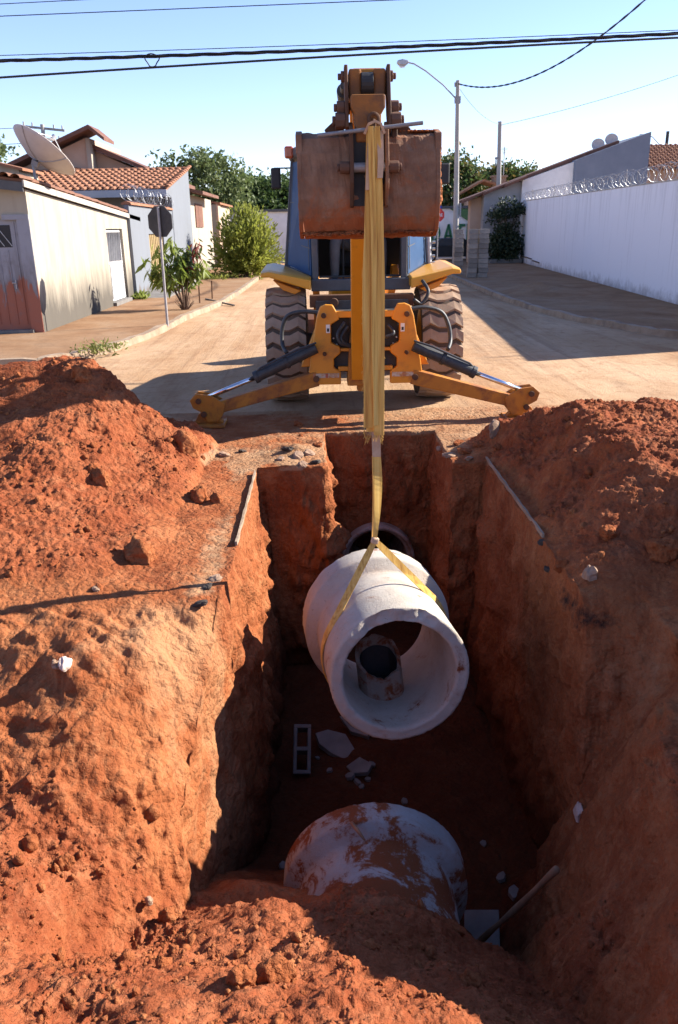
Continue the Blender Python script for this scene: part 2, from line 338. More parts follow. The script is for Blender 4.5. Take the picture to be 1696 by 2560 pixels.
class MB:
    """collects shapes; build() links them as ONE mesh object"""
    def __init__(s): s.v = []; s.f = []
    def add(s, vs, fs):
        b = len(s.v); s.v += [tuple(v) for v in vs]; s.f += [tuple(i+b for i in f) for f in fs]; return s
    def box(s, c, d, rot=None):
        x, y, z = (a/2 for a in d); mt = (Euler(rot).to_matrix() if rot is not None and not isinstance(rot, Matrix) else rot)
        vs = []
        for q in ((-x, -y, -z), (x, -y, -z), (x, y, -z), (-x, y, -z), (-x, -y, z), (x, -y, z), (x, y, z), (-x, y, z)):
            q = Vector(q)
            if mt is not None: q = mt @ q
            vs.append(q + Vector(c))
        return s.add(vs, [(3, 2, 1, 0), (4, 5, 6, 7), (0, 1, 5, 4), (1, 2, 6, 5), (2, 3, 7, 6), (3, 0, 4, 7)])
    def bb(s, x0, x1, y0, y1, z0, z1):
        return s.box(((x0+x1)/2, (y0+y1)/2, (z0+z1)/2), (x1-x0, y1-y0, z1-z0))
    def beam(s, a, b, w, h, w2=None, h2=None, upv=(0, 0, 1)):
        a, b = Vector(a), Vector(b); d = (b-a).normalized(); sd_ = d.cross(Vector(upv))
        if sd_.length < 1e-4: sd_ = d.cross(Vector((0, 1, 0)))
        sd_.normalize(); u = sd_.cross(d); w2 = w2 or w; h2 = h2 or h
        vs = [p + sd_*sx*ww/2 + u*sy*hh/2 for p, ww, hh in ((a, w, h), (b, w2, h2)) for sx, sy in ((-1, -1), (1, -1), (1, 1), (-1, 1))]
        return s.add(vs, [(3, 2, 1, 0), (4, 5, 6, 7), (0, 1, 5, 4), (1, 2, 6, 5), (2, 3, 7, 6), (3, 0, 4, 7)])
    def prism(s, poly, axis, a, b):
        """poly: 2-D outline in the two other axes (in x,y,z order), extruded from a to b along axis"""
        def mk(p, t):
            q = list(p); q.insert(axis, t); return q
        n = len(poly); vs = [mk(p, a) for p in poly] + [mk(p, b) for p in poly]
        return s.add(vs, [tuple(range(n))[::-1], tuple(range(n, 2*n))] + [(i, (i+1) % n, n+(i+1) % n, n+i) for i in range(n)])
    def tube(s, pts, r, seg=8, cap=True):
        pts = [Vector(p) for p in pts]; n = len(pts); rr = r if isinstance(r, (list, tuple)) else [r]*n
        prev = None; rings = []
        for i, p in enumerate(pts):
            d = (pts[min(i+1, n-1)] - pts[max(i-1, 0)]).normalized()
            if prev is None:
                a = d.cross(Vector((0, 0, 1)))
                if a.length < 1e-3: a = d.cross(Vector((0, 1, 0)))
            else: a = prev - d*prev.dot(d)
            a.normalize(); b = d.cross(a); prev = a
            rings.append([p + (a*math.cos(2*math.pi*k/seg) + b*math.sin(2*math.pi*k/seg))*rr[i] for k in range(seg)])
        vs = [q for rg in rings for q in rg]; fs = []
        for i in range(n-1):
            for k in range(seg):
                k2 = (k+1) % seg; fs.append((i*seg+k, i*seg+k2, (i+1)*seg+k2, (i+1)*seg+k))
        if cap: fs += [tuple(range(seg))[::-1], tuple(range((n-1)*seg, n*seg))]
        return s.add(vs, fs)
    def cyl(s, a, b, r, seg=16, r2=None): return s.tube([a, b], [r, r2 if r2 is not None else r], seg)
    def ribbon(s, pts, w, side, th=.006):
        """flat strap along pts; side gives the width direction (vector or list); w number or list"""
        n = len(pts); vs = []; fs = []
        for i, p in enumerate(pts):
            p = Vector(p); sdv = Vector(side[i] if isinstance(side, list) else side).normalized()
            d = (Vector(pts[min(i+1, n-1)]) - Vector(pts[max(i-1, 0)])).normalized(); nn = sdv.cross(d).normalized()
            ww = (w[i] if isinstance(w, list) else w)/2
            vs += [p-sdv*ww-nn*th/2, p+sdv*ww-nn*th/2, p+sdv*ww+nn*th/2, p-sdv*ww+nn*th/2]
        for i in range(n-1):
            for k in range(4):
                k2 = (k+1) % 4; fs.append((i*4+k, i*4+k2, i*4+4+k2, i*4+4+k))
        fs += [(3, 2, 1, 0), tuple((n-1)*4+k for k in range(4))]
        return s.add(vs, fs)
    def lathe(s, prof, c, axis='X', seg=48, closed=True):
        """prof: (radius, along) pairs revolved about an axis through c"""
        n = len(prof); vs = []; fs = []
        for k in range(seg):
            a = 2*math.pi*k/seg
            for r_, t in prof:
                q = {'X': (t, r_*math.cos(a), r_*math.sin(a)), 'Y': (r_*math.cos(a), t, r_*math.sin(a)), 'Z': (r_*math.cos(a), r_*math.sin(a), t)}[axis]
                vs.append((c[0]+q[0], c[1]+q[1], c[2]+q[2]))
        m = n if closed else n-1
        for k in range(seg):
            k2 = (k+1) % seg
            for i in range(m):
                j = (i+1) % n; fs.append((k*n+i, k*n+j, k2*n+j, k2*n+i))
        return s.add(vs, fs)
    def build(s, name, mat, parent=None, bevel=0, smooth=False, local=False, seg=2):
        me = bpy.data.meshes.new(name)
        off = Vector((0, 0, 0))
        if parent is not None and not local: off = ORI.get(parent.name, off)
        me.from_pydata([tuple(Vector(v)-off) for v in s.v], [], s.f)
        bm = bmesh.new(); bm.from_mesh(me); bmesh.ops.recalc_face_normals(bm, faces=bm.faces); bm.to_mesh(me); bm.free()
        me.materials.append(M[mat] if isinstance(mat, str) else mat)
        o = bpy.data.objects.new(name, me); link(o, parent); ORI[o.name] = off.copy()
        if smooth:
            me.polygons.foreach_set('use_smooth', [True]*len(me.polygons))
        if bevel:
            b = o.modifiers.new('bevel', 'BEVEL'); b.width = bevel; b.segments = seg; b.limit_method = 'ANGLE'; b.angle_limit = R(40)
        return o

def rough_mesh(o, amp, scale, seed=0, amp2=0, scale2=1):
    """uneven, hand-broken surface: moves vertices along their normals"""
    me = o.data; n = len(me.vertices); co = np.empty(n*3, np.float32); no = np.empty(n*3, np.float32)
    me.vertices.foreach_get('co', co); me.vertices.foreach_get('normal', no)
    co = co.reshape(-1, 3); no = no.reshape(-1, 3)
    d = fbm(co*scale, 3, seed)*amp
    if amp2: d = d + fbm(co*scale2, 2, seed+5)*amp2
    co += no*d[:, None]; me.vertices.foreach_set('co', co.ravel()); me.update()

# ---- numpy noise
def _h(ix, iy, iz, seed):
    n = (ix.astype(np.int64)*374761393 + iy.astype(np.int64)*668265263 + iz.astype(np.int64)*2147483647 + seed*1274126177) & 0xffffffff
    n = ((n ^ (n >> 13))*1274126177) & 0xffffffff
    n = n ^ (n >> 16)
    return n.astype(np.float64)/4294967295.0
def vnoise(p, seed=0):
    i = np.floor(p).astype(np.int64); f = p-i; u = f*f*f*(f*(f*6-15)+10)
    x, y, z = i.T; out = 0
    for dx in (0, 1):
        wx = u[:, 0] if dx else 1-u[:, 0]
        for dy in (0, 1):
            wy = u[:, 1] if dy else 1-u[:, 1]
            for dz in (0, 1):
                wz = u[:, 2] if dz else 1-u[:, 2]
                out = out + wx*wy*wz*_h(x+dx, y+dy, z+dz, seed)
    return out*2-1
def fbm(p, octv=4, seed=0, gain=.5):
    a = 1; t = 0; s = 0
    for k in range(octv):
        s = s + a*vnoise(p*(2.03**k)+k*7.31, seed+k); t += a; a *= gain
    return s/t*1.6
def lumps(x, y, cell, seed, dens=.6, r0=.25, r1=.6):
    """rounded clods, one per jittered cell"""
    gx, gy = x/cell, y/cell; ix, iy = np.floor(gx), np.floor(gy); out = np.zeros_like(x)
    zz = np.zeros_like(ix)
    for dx in (-1, 0, 1):
        for dy in (-1, 0, 1):
            cx, cy = ix+dx, iy+dy
            px = cx+.15+.7*_h(cx, cy, zz, seed); py = cy+.15+.7*_h(cx, cy, zz, seed+1)
            rr = r0+(r1-r0)*_h(cx, cy, zz, seed+2)**2; on = _h(cx, cy, zz, seed+3) < dens
            d2 = (gx-px)**2+(gy-py)**2*(1+.8*_h(cx, cy, zz, seed+4))
            out = np.maximum(out, np.where(on, np.sqrt(np.maximum(rr*rr-d2, 0)), 0))
    return out*cell
def sst(a, b, t):
    t = np.clip((t-a)/(b-a), 0, 1); return t*t*(3-2*t)
def smin(a, b, k):
    h = np.clip(.5+.5*(b-a)/k, 0, 1); return b*(1-h)+a*h-k*h*(1-h)
def smax(a, b, k): return -smin(-a, -b, k)

# ------------------------------------------------------------------ the ground, road, pavements
HX0, HX1, HY0, HY1 = -5.0, 5.0, -3.0, 9.7          # the dug-up patch, built further down
def ring_sheet(name, mat, xs, ys, z, skip):
    mb = MB()
    for i in range(len(xs)-1):
        for j in range(len(ys)-1):
            if skip(.5*(xs[i]+xs[i+1]), .5*(ys[j]+ys[j+1])): continue
            mb.add([(xs[i], ys[j], z), (xs[i+1], ys[j], z), (xs[i+1], ys[j+1], z), (xs[i], ys[j+1], z)], [(0, 1, 2, 3)])
    o = mb.build(name, mat); tag(o, kind='structure'); return o
inhole = lambda x, y: HX0 < x < HX1 and HY0 < y < HY1
ring_sheet('ground', 'ground', [-900, HX0, HX1, 900], [-900, HY0, HY1, 1500], -.012, inhole)
ring_sheet('road', 'road', [-60, HX0, HX1, 60], [-8, HY0, HY1, 15.6, 90], 0, lambda x, y: inhole(x, y) or (y > 15.6 and abs(x) > 5.5))
mbx = MB(); mbx.add([(5, 15.6, 0), (8, 15.6, 0), (8, 90, 0), (5, 90, 0)], [(0, 1, 2, 3)])
tag(mbx.build('road', 'road'), kind='structure')
mbx = MB(); mbx.add([(-60, 56, .004), (60, 56, .004), (60, 62, .004), (-60, 62, .004)], [(0, 1, 2, 3)])
tag(mbx.build('cross_road', 'road'), kind='structure')

def smooth_curve(pts, n=8):
    out = []; p = [Vector((*q, 0)) for q in pts]
    for i in range(len(p)-1):
        a, b, c_, d = p[max(i-1, 0)], p[i], p[i+1], p[min(i+2, len(p)-1)]
        for k in range(n):
            t = k/n
            out.append(.5*((2*b)+(c_-a)*t+(2*a-5*b+4*c_-d)*t*t+(3*b-a-3*c_+d)*t**3))
    out.append(p[-1]); return out
def pavement(curve, xback, suffix):
    pts = smooth_curve(curve)
    mb = MB(); n = len(pts)
    vs = [(p.x, p.y, .10) for p in pts] + [(xback, max(p.y, 13.0), .10) for p in pts]
    mb.add(vs, [(i, i+1, n+i+1, n+i) for i in range(n-1)])
    tag(mb.build('pavement', 'walk'), kind='structure')
    kb = MB(); r_ = random.Random(3)
    for i, p in enumerate(pts):
        d = (pts[min(i+1, n-1)]-pts[max(i-1, 0)]).normalized(); s_ = Vector((-d.y, d.x, 0))
        if (xback < 0) != (s_.x < 0): s_ = -s_
        j = r_.uniform(-.02, .02); h = .13+r_.uniform(-.02, .012)
        for q, z in ((p-s_*(.05+j), -.02), (p-s_*(.02+j), h), (p+s_*(.13), h), (p+s_*.15, -.02)): kb.v.append((q.x, q.y, z))
    for i in range(n-1):
        for k in range(3): kb.f.append((i*4+k, i*4+k+1, i*4+5+k, i*4+4+k))
    tag(kb.build('kerb', 'kerb'), kind='structure')
KL = [(-60, 13.1), (-12, 13.2), (-5.42, 13.62), (-4.66, 13.98), (-3.99, 15.16), (-3.56, 18.04), (-3.37, 21.2), (-2.97, 25.6), (-2.8, 36.4), (-2.8, 55.5)]
KR = [(60, 13.6), (14, 13.7), (8.6, 14.2), (6.84, 15.42), (6.3, 17.06), (5.74, 19.4), (5.46, 23.6), (5.6, 31), (5.8, 40), (5.9, 55.5)]
pavement(KL, -60, 'l'); pavement(KR, 60, 'r')

# ------------------------------------------------------------------ the excavation (one sheet: trench, benches, spoil heaps)
def lines(a, b, step, bands, n=56, w=.035):
    l = np.arange(a, b, step)
    for c_ in bands: l = l[(l < c_-w) | (l > c_+w)]
    return np.concatenate([l]+[np.linspace(c_-w, c_+w, n) for c_ in bands])
gx = np.sort(np.concatenate([np.linspace(-5, -2.65, 34), lines(-2.6, 3.2, .0105, (-.6, 1.5, .03, 1.18)), np.linspace(3.25, 5, 26)]))
gy = np.sort(np.concatenate([np.linspace(-3, .95, 40), np.arange(1.0, 3.3, .0085), lines(3.3, 9.7, .0145, (7.2, 8.5)), [9.7]]))
NX, NY = len(gx), len(gy)
X, Y = np.meshgrid(gx, gy); x = X.ravel(); y = Y.ravel()
z0 = np.zeros_like(x); pf = lambda s: np.stack([x*s, y*s, z0], 1)
lr = lambda t: np.clip(t, 0, 1)
w1 = fbm(pf(1.1), 4, 3); w2 = fbm(pf(3.1), 4, 9); w3 = fbm(pf(.6), 3, 17)
edge = sst(5, 4.2, np.abs(x))*sst(9.7, 9.3, y)
# spoil heaps on the street
ramp_l = lr((-1.12-x+.10*w2)/1.0)
ridge = np.interp(y, [4.9, 5.6, 6.2, 6.7, 7.1, 7.55, 7.8, 8.5, 8.9], [.16, .24, .34, .48, .55, .82, .80, .25, 0])
pl = ramp_l**.9*ridge*(1+.13*w1) + .07*sst(-1.6, -2.5, x)*sst(8.6, 7.6, y)
pl = pl*sst(4.3, 5.0, y)*sst(-4.9, -3.6, x)
pl += .06*np.exp(-((x+2.25)**2+(y-7.6)**2)/.03)
sl_r = (x-1.58+.09*w2)*.98
pr_ = smin(smin(sl_r, (y-4.42+.1*w1)*.20+.02+np.clip(x-1.6, 0, 2)*.66*sst(4.3, 5.4, y), .12), smin((8.1-y)*.60, .62-.05*(x-2.3)+.10*w1, .15), .12)
pr_ = np.maximum(pr_, 0)*sst(4.9, 3.9, x)
pr_ += .10*sst(1.25, 1.6, x)*np.exp(-((y-7.75)/.35)**2)*(x < 2.6)
pile = pl+pr_
Bf = .006*w2 + .03*sst(-.75, -1.5, x)*sst(8, 6.9, y) + pile
# end of the trench: rough shoulders
Bf += .05*np.exp(-((x+.25)/.35)**2)*np.exp(-((y-7.85)/.5)**2)*(.6+w2)
tmain = lr((x+.632)/.064)*(1-lr((x-1.468)/.064))*(1-lr((y-7.168)/.064))
tnot = lr((x+.002)/.064)*(1-lr((x-1.148)/.064))*(1-lr((y-8.468)/.064))
T = np.maximum(tmain, tnot)
floor = -2.06+.03*w2+.05*w1
Hf = Bf*(1-T)+floor*T
# nearer than the cut line both banks were dug back
zlb = -.02-.42*sst(4.5, 2.6, y)+.10*w1+.05*w2
zls = np.interp(y, [2.7, 3.2, 3.8, 4.5, 5.2], [-1.15, -.98, -.62, -.16, -.02])+.95*np.clip(-.6-x, 0, 9)+.08*w1+.05*w2
zl = smin(zlb, zls, .16)
tl = lr((x+.632)/.064)
xt = 1.02+.34*(y-3.8)+.06*w2
zr = -2.06+2.25*(x-xt)+.16*w1*sst(0, .3, x-xt)
zr = smin(zr, -.06-.22*sst(4.3, 2.6, y)+.62*sst(1.85, 2.9, x)*sst(4.3, 3.6, y)+.06*w1+.04*w2, .2)  # bank top raised beyond the view to shade the lower pipe
Hn = np.where(x < .45, zl*(1-tl)+floor*tl, np.maximum(floor, zr))
yc = 4.38+.16*w3+.05*w2
cut = 1-sst(-.13, .07, y-yc)
cutr = 1-sst(-.42, .06, y-yc)
cut = np.where(x > .45, cutr, cut)
H = Hf*(1-cut)+Hn*cut
zm = -1.05+.74*(3.05-y)-.50*np.clip(x-.05, 0, 1.2)+.06*w1+.04*w2+.12*np.exp(-((x+.3)/.2)**2-((y-2.85)/.25)**2)+.20*np.exp(-((x-.30)/.30)**2-((y-3.12)/.34)**2)
zm = smin(zm, .50+.04*w1, .25)
H = smax(H, zm, .10)
shade_hump = (1.0+.10*w1)*sst(1.95, 2.8, x)*sst(4.85, 4.35, y)*sst(1.6, 2.6, y)*sst(4.8, 3.8, x)  # unseen rise added past the right edge, shading trench and near heap
shade_hump = np.maximum(shade_hump, (.95+.1*w1)*sst(2.5, 3.1, x)*sst(6.5, 5.6, y)*sst(1.6, 2.6, y)*sst(4.8, 3.8, x))
H = np.where(x > 1.9, smax(H, shade_hump-.06, .12), H)
far_side = sst(2.6, 4.6, np.abs(x))
H = np.where(y < 7, H*(1-far_side*(H < 0)), H)
H = H*np.where(y < 1.2, sst(-2.9, -1.2, y), 1)*np.where(y < 1.2, sst(4.9, 3.5, np.abs(x)), 1)
H = H*edge
z = H
# walls lean in a little towards the floor
dep = np.clip(-z/2, 0, 1)
px = x + .10*dep*np.exp(-((x+.6)/.14)**2)*sst(7.6, 7.3, y)*sst(3.6, 5.0, y) - .15*sst(5.0, 3.5, y)*np.exp(-((x+.6)/.25)**2) - .07*dep*np.exp(-((x-1.5)/.14)**2)*sst(4.3, 4.8, y)
py = y - .10*dep*np.exp(-((y-7.2)/.10)**2)
pos = np.stack([px, py, z], 1).reshape(NY, NX, 3)
def grid_normals(p):
    du = np.gradient(p, axis=1); dv = np.gradient(p, axis=0)
    n = np.cross(du, dv); n /= np.linalg.norm(n, axis=2, keepdims=True)+1e-12; return n
nr = grid_normals(pos).reshape(-1, 3); pos = pos.reshape(-1, 3)
upf = np.clip(nr[:, 2], 0, 1); wallm = sst(.75, .35, upf)
isfloor = T*sst(-1.5, -1.95, z)
soft = np.clip(sst(.02, .12, pile)+cut+sst(3.6, 3.0, y), 0, 1)*(1-wallm)*(1-isfloor)
soft = np.maximum(soft, .55*sst(-.62, -.9, x)*sst(7.6, 7.0, y)*(y > 4))
bord = sst(5, 4.7, np.abs(x))*sst(9.7, 9.5, y)*sst(-3, -2.6, y)
crumb = np.clip(sst(.02, .12, pile)+sst(3.4, 3.0, y), 0, 1)
d = soft*(.036*fbm(pos*2.2, 3, 21)+(.014+.014*crumb)*fbm(pos*8, 5, 33, .6)+(.004+.007*crumb)*fbm(pos*34, 3, 37, .65))
wl2 = wallm*(1-.55*cut)*(.35+.65*sst(-.03, -.40, z))
wl2 = wl2*(1+1.5*np.exp(-((x+.08)/.25)**2-((y-7.6)/.6)**2))
d += wl2*(.042*fbm(pos*np.array([1.6, 2.2, 1.6]), 3, 41)+.026*fbm(pos*np.array([7, 9, 2.2]), 4, 47)+.030*fbm(pos*np.array([7, 7, 7]), 5, 53, .65)+.07*np.clip(fbm(pos*np.array([4, 4, 5]), 4, 57)-.2, 0, 1))
d += (1-soft)*(1-wallm)*(.006*fbm(pos*7, 3, 61)+.004)
# ploughed ridges left by the bucket teeth on the dug-back banks
rdg = np.abs(fbm(np.stack([(x*.8+y*.6)*2.4, (x*.6-y*.8)*.55, z*1.2], 1), 4, 71))
d += cut*(1-isfloor)*sst(2.7, 3.2, y)*(.045*(.45-rdg))
stp = fbm(np.stack([(x*.55+y*.83)*1.1, (x*.83-y*.55)*.5, z*2.0], 1), 3, 75)*4
d += cut*(1-isfloor)*(1-wallm*.5)*sst(2.7, 3.2, y)*.032*(sst(.25, .75, stp-np.floor(stp))-.5-(stp-np.floor(stp)-.5)*.8)
rdg2 = np.abs(fbm(pos*np.array([3.3, 2.6, 2.6]), 4, 77))
d += cut*(1-isfloor)*sst(2.7, 3.2, y)*(.014*(.4-rdg2))
pos = pos+nr*(d*bord)[:, None]
# the old pipe's bore behind the far wall
bore = (np.hypot(pos[:, 0]-.575, pos[:, 2]+1.45) < .36)*(pos[:, 1] > 8.2)*(pos[:, 1] < 8.8)
pos[:, 1] += 1.0*bore
# clods
lm = np.clip(sst(.02, .10, pile)+.9*sst(3.4, 2.9, y)+.04*cut+.45*sst(-.75, -1.1, x)*(y > 4.5)*(y < 8), 0, 1)*(1-wallm)*(1-isfloor)
patch = sst(-.15, .45, fbm(pf(1.7), 3, 83))
w4 = fbm(pf(14), 2, 91)
big = lumps(x+.05*w2+.012*w4, y+.05*w1, .19, 5, .22, .12, .36)*patch
mid = lumps(x+.03*w2+.009*w4, y+.03*w1-.009*w4, .085, 15, .45, .18, .5)*(.35+.65*patch)
sml = lumps(x, y, .042, 25, .6, .2, .5)
gate_ = sst(-.3, .5, fbm(pf(5), 3, 97))
pos[:, 2] += bord*lm*(np.maximum(np.maximum(big*.55, mid*.6*(.3+.7*gate_)), sml*.55*(.4+.6*gate_))+.010*np.abs(fbm(pf(26), 3, 99))*1.2)
# tint: r = street crust, g = old asphalt, b = pale subsoil
crust = (1-cut)*(1-T)*sst(.10, .02, pile)*sst(7.0, 7.5, y+.4*w2) + .55*(1-cut)*(1-T)*sst(.10, .02, pile)*np.exp(-((x+.78)/.16)**2)*(y < 7.4)
crust = np.clip(crust*(.75+.5*w1), 0, 1)*sst(-.06, -.02, pos[:, 2])
crust = np.maximum(crust, sst(9.3, 9.7, y))
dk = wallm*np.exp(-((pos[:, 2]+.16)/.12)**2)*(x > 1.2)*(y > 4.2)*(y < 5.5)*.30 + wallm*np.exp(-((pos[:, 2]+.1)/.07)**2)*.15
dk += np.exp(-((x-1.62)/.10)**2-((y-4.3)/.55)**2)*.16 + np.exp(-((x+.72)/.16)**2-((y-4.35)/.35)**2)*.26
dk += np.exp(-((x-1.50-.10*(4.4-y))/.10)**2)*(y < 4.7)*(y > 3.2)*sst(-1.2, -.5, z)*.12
pale = np.exp(-((x-1.85)/.5)**2-((y-4.0)/.38)**2)*.55*(z < .02) + np.exp(-((x+.9)/.35)**2-((y-4.15)/.35)**2)*.5 + .36*cut*(x < -.5)*sst(-.4, .6, w1)*sst(2.6, 3.2, y)
me = bpy.data.meshes.new('excavation'); nv = NX*NY
me.vertices.add(nv); me.vertices.foreach_set('co', pos.astype(np.float32).ravel())
ii = np.arange(nv).reshape(NY, NX); q = np.stack([ii[:-1, :-1], ii[:-1, 1:], ii[1:, 1:], ii[1:, :-1]], -1).reshape(-1, 4)
nf = len(q); me.loops.add(nf*4); me.loops.foreach_set('vertex_index', q.astype(np.int32).ravel())
me.polygons.add(nf); me.polygons.foreach_set('loop_start', np.arange(nf, dtype=np.int32)*4)
me.polygons.foreach_set('loop_total', np.full(nf, 4, np.int32)); me.polygons.foreach_set('use_smooth', np.ones(nf, bool))
me.update(); me.validate()
ca = me.color_attributes.new('tint', 'FLOAT_COLOR', 'POINT')
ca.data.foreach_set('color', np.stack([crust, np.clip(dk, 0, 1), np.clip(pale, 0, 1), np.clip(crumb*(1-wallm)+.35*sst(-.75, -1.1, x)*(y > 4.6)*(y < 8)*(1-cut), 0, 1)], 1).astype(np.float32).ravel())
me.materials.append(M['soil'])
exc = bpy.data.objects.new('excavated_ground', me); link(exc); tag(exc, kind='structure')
GP = pos.reshape(NY, NX, 3)
def TH(xx, yy):
    i = min(np.searchsorted(gx, xx), NX-1); j = min(np.searchsorted(gy, yy), NY-1); return float(GP[j, i, 2])

# loose crumbs of soil: nobody could count them
def ico(sub=1):
    bm = bmesh.new(); bmesh.ops.create_icosphere(bm, subdivisions=sub, radius=1)
    v = np.array([tuple(a.co) for a in bm.verts]); f = np.array([[a.index for a in p.verts] for p in bm.faces]); bm.free(); return v, f
IV, IF = ico(1); IV2, IF2 = ico(3); IV3, IF3 = ico(4); IVm, IFm = ico(2)
def clod_cloud(name, n, weight, r0, r1, mat='soil', seed=1, kind='stuff', base=None):
    IV, IF = base
    g = np.random.default_rng(seed); w = weight/weight.sum()
    idx = g.choice(nv, n, p=w); c_ = pos[idx]; r_ = r0+(r1-r0)*g.random(n)**4
    vs = []; 
    for k in range(n):
        s3 = g.uniform(.5, 1.2, 3)*r_[k]; rot = np.array(Euler(g.uniform(0, 6.28, 3)).to_matrix())
        vs.append((IV*(1+.17*g.standard_normal((len(IV), 1)))*s3)@rot.T + c_[k]+np.array([0, 0, r_[k]*.15]))
    vs = np.concatenate(vs); fs = np.concatenate([IF+k*len(IV) for k in range(n)])
    m_ = bpy.data.meshes.new(name); m_.vertices.add(len(vs)); m_.vertices.foreach_set('co', vs.astype(np.float32).ravel())
    m_.loops.add(len(fs)*3); m_.loops.foreach_set('vertex_index', fs.astype(np.int32).ravel()); m_.polygons.add(len(fs))
    m_.polygons.foreach_set('loop_start', np.arange(len(fs), dtype=np.int32)*3); m_.polygons.foreach_set('loop_total', np.full(len(fs), 3, np.int32)); m_.polygons.foreach_set('use_smooth', np.ones(len(fs), bool))
    m_.update(); m_.validate(); m_.materials.append(M[mat]); o = bpy.data.objects.new(name, m_); link(o); tag(o, kind=kind); return o
area = np.abs(np.gradient(GP[..., 0], axis=1)*np.gradient(GP[..., 1], axis=0)).ravel()
inv = (np.abs(x) < 3.4)*(y > 1.2)*(y < 9.4)
wt = area*inv*(lm+.12*(1-T)*(y > 7)+.05*isfloor)
wt = wt*(.12+gate_)*(.25+crumb)
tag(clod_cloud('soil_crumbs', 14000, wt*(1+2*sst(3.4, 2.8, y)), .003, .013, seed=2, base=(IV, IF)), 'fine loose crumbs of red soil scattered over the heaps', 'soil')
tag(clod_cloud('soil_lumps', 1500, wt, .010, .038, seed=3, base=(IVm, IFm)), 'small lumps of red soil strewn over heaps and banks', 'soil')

# ------------------------------------------------------------------ concrete pipes
def pipe_mesh(length, ri, ro, rb, bell, seg=180, chips=0, seed=0, bellin=None):
    """spigot end at y=0, bell at y=length; local axis +Y"""
    prof = []
    def seg_(a, b, n):
        for k in range(n): t = k/n; prof.append((a[0]+(b[0]-a[0])*t, a[1]+(b[1]-a[1])*t))
    bi = bellin or ri+.045
    P_ = [(ri, .012), (ri+.012, 0), (ro-.012, 0), (ro, .012), (ro, length-bell-.05), (rb, length-bell+.01), (rb, length-.012), (rb-.012, length), (bi+.01, length), (bi, length-.012), (bi, length-.09), (ri, length-.10)]
    N_ = [2, 6, 2, 26, 8, 9, 2, 5, 2, 5, 3, 34]
    for i in range(len(P_)): seg_(P_[i], P_[(i+1) % len(P_)], N_[i])
    mb = MB(); mb.lathe(prof, (0, 0, 0), 'Y', seg); v = np.array(mb.v)
    a = np.arctan2(v[:, 2], v[:, 0]); r_ = np.hypot(v[:, 0], v[:, 2])
    rim = np.exp(-(v[:, 1]/.03)**2)+np.exp(-((v[:, 1]-length)/.03)**2)
    v[:, 1] += rim*.005*fbm(v*34, 4, seed)
    rr = 1+(.0015*fbm(v*6, 3, seed+3)+rim*.0035*fbm(v*34, 3, seed+6))/r_
    v[:, 0] *= rr; v[:, 2] *= rr
    if chips:
        # broken bite out of the top of the spigot
        da = np.abs(a-R(97))
        depth = .045*sst(R(40), R(24), da+.10*fbm(v*9, 3, seed+8))*(.8+.3*fbm(v*12, 3, seed+9))
        v[:, 1] = np.maximum(v[:, 1], np.where(r_ < ro+.02, depth, v[:, 1]))
    mb.v = [tuple(q) for q in v]; return mb

pv0, pv1 = Vector((.445, 4.40, -.57)), Vector((.335, 5.42, -.655))
ax = (pv1-pv0).normalized()
hp = pipe_mesh(1.04, .365, .45, .53, .25, chips=1, seed=4).build('concrete_pipe', 'pipe', smooth=True)
hp.location = pv0; hp.rotation_euler = ax.to_track_quat('Y', 'Z').to_euler()
tag(hp, 'pale concrete pipe with chipped rim hanging from the yellow sling', 'pipe')
lp = pipe_mesh(1.35, .365, .45, .535, .17, seed=14).build('concrete_pipe', 'pipe_dirty', smooth=True)
lp.location = (.21, 2.42, -1.545); lp.rotation_euler = (R(.5), 0, R(-1))
tag(lp, 'mud-smeared concrete pipe lying half buried on the trench floor', 'pipe')
fp = pipe_mesh(1.2, .335, .395, .42, .16, seed=24).build('concrete_pipe', 'pipe_far', smooth=True)
fp.location = (.575, 9.52, -1.45); fp.rotation_euler = (0, 0, math.pi)
tag(fp, 'old dark concrete pipe mouth set into the far trench wall', 'pipe')
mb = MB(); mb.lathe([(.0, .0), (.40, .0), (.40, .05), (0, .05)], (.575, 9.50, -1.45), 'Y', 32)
mb.build('bore_shade', 'black', fp)  # black disc standing in for the shade deep in the old pipe

# broken tube stub lying inside the hanging pipe
mb = MB(); seg = 40; prof = [(.105, 0), (.125, 0)]+[(.125, .04*k) for k in range(1, 9)]+[(.105, .04*k) for k in range(8, 0, -1)]
mb.lathe(prof, (0, 0, 0), 'Z', seg)
v = np.array(mb.v); a = np.arctan2(v[:, 1], v[:, 0]); top = sst(.12, .32, v[:, 2])
v[:, 2] += top*(-.03+.105*np.sin(a)+.014*fbm(np.stack([np.cos(a), np.sin(a), 0*a], 1)*4, 3, 5))
sq = 1/np.maximum(np.abs(np.cos(a)), np.abs(np.sin(a)))**.22; v[:, 0] *= sq*1.12; v[:, 1] *= sq*.95
mb.v = [tuple(q) for q in v]
st = mb.build('tube_stub', 'stub', smooth=False)
st.scale = (1.12, 1.05, 1.05); st.location = (.365, 4.86, -1.005); st.rotation_euler = (R(-8), R(-4), .2)
tag(st, 'broken open-topped tube stub standing inside the hanging pipe', 'tube')
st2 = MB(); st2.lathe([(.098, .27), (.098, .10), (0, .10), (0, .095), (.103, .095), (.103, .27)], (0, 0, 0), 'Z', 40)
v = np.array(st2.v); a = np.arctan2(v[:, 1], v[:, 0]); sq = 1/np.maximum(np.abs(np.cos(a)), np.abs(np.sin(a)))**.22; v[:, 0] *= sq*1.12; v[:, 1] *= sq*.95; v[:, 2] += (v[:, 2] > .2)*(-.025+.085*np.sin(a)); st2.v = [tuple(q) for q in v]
so = st2.build('dark_fill', 'black', st, local=True)

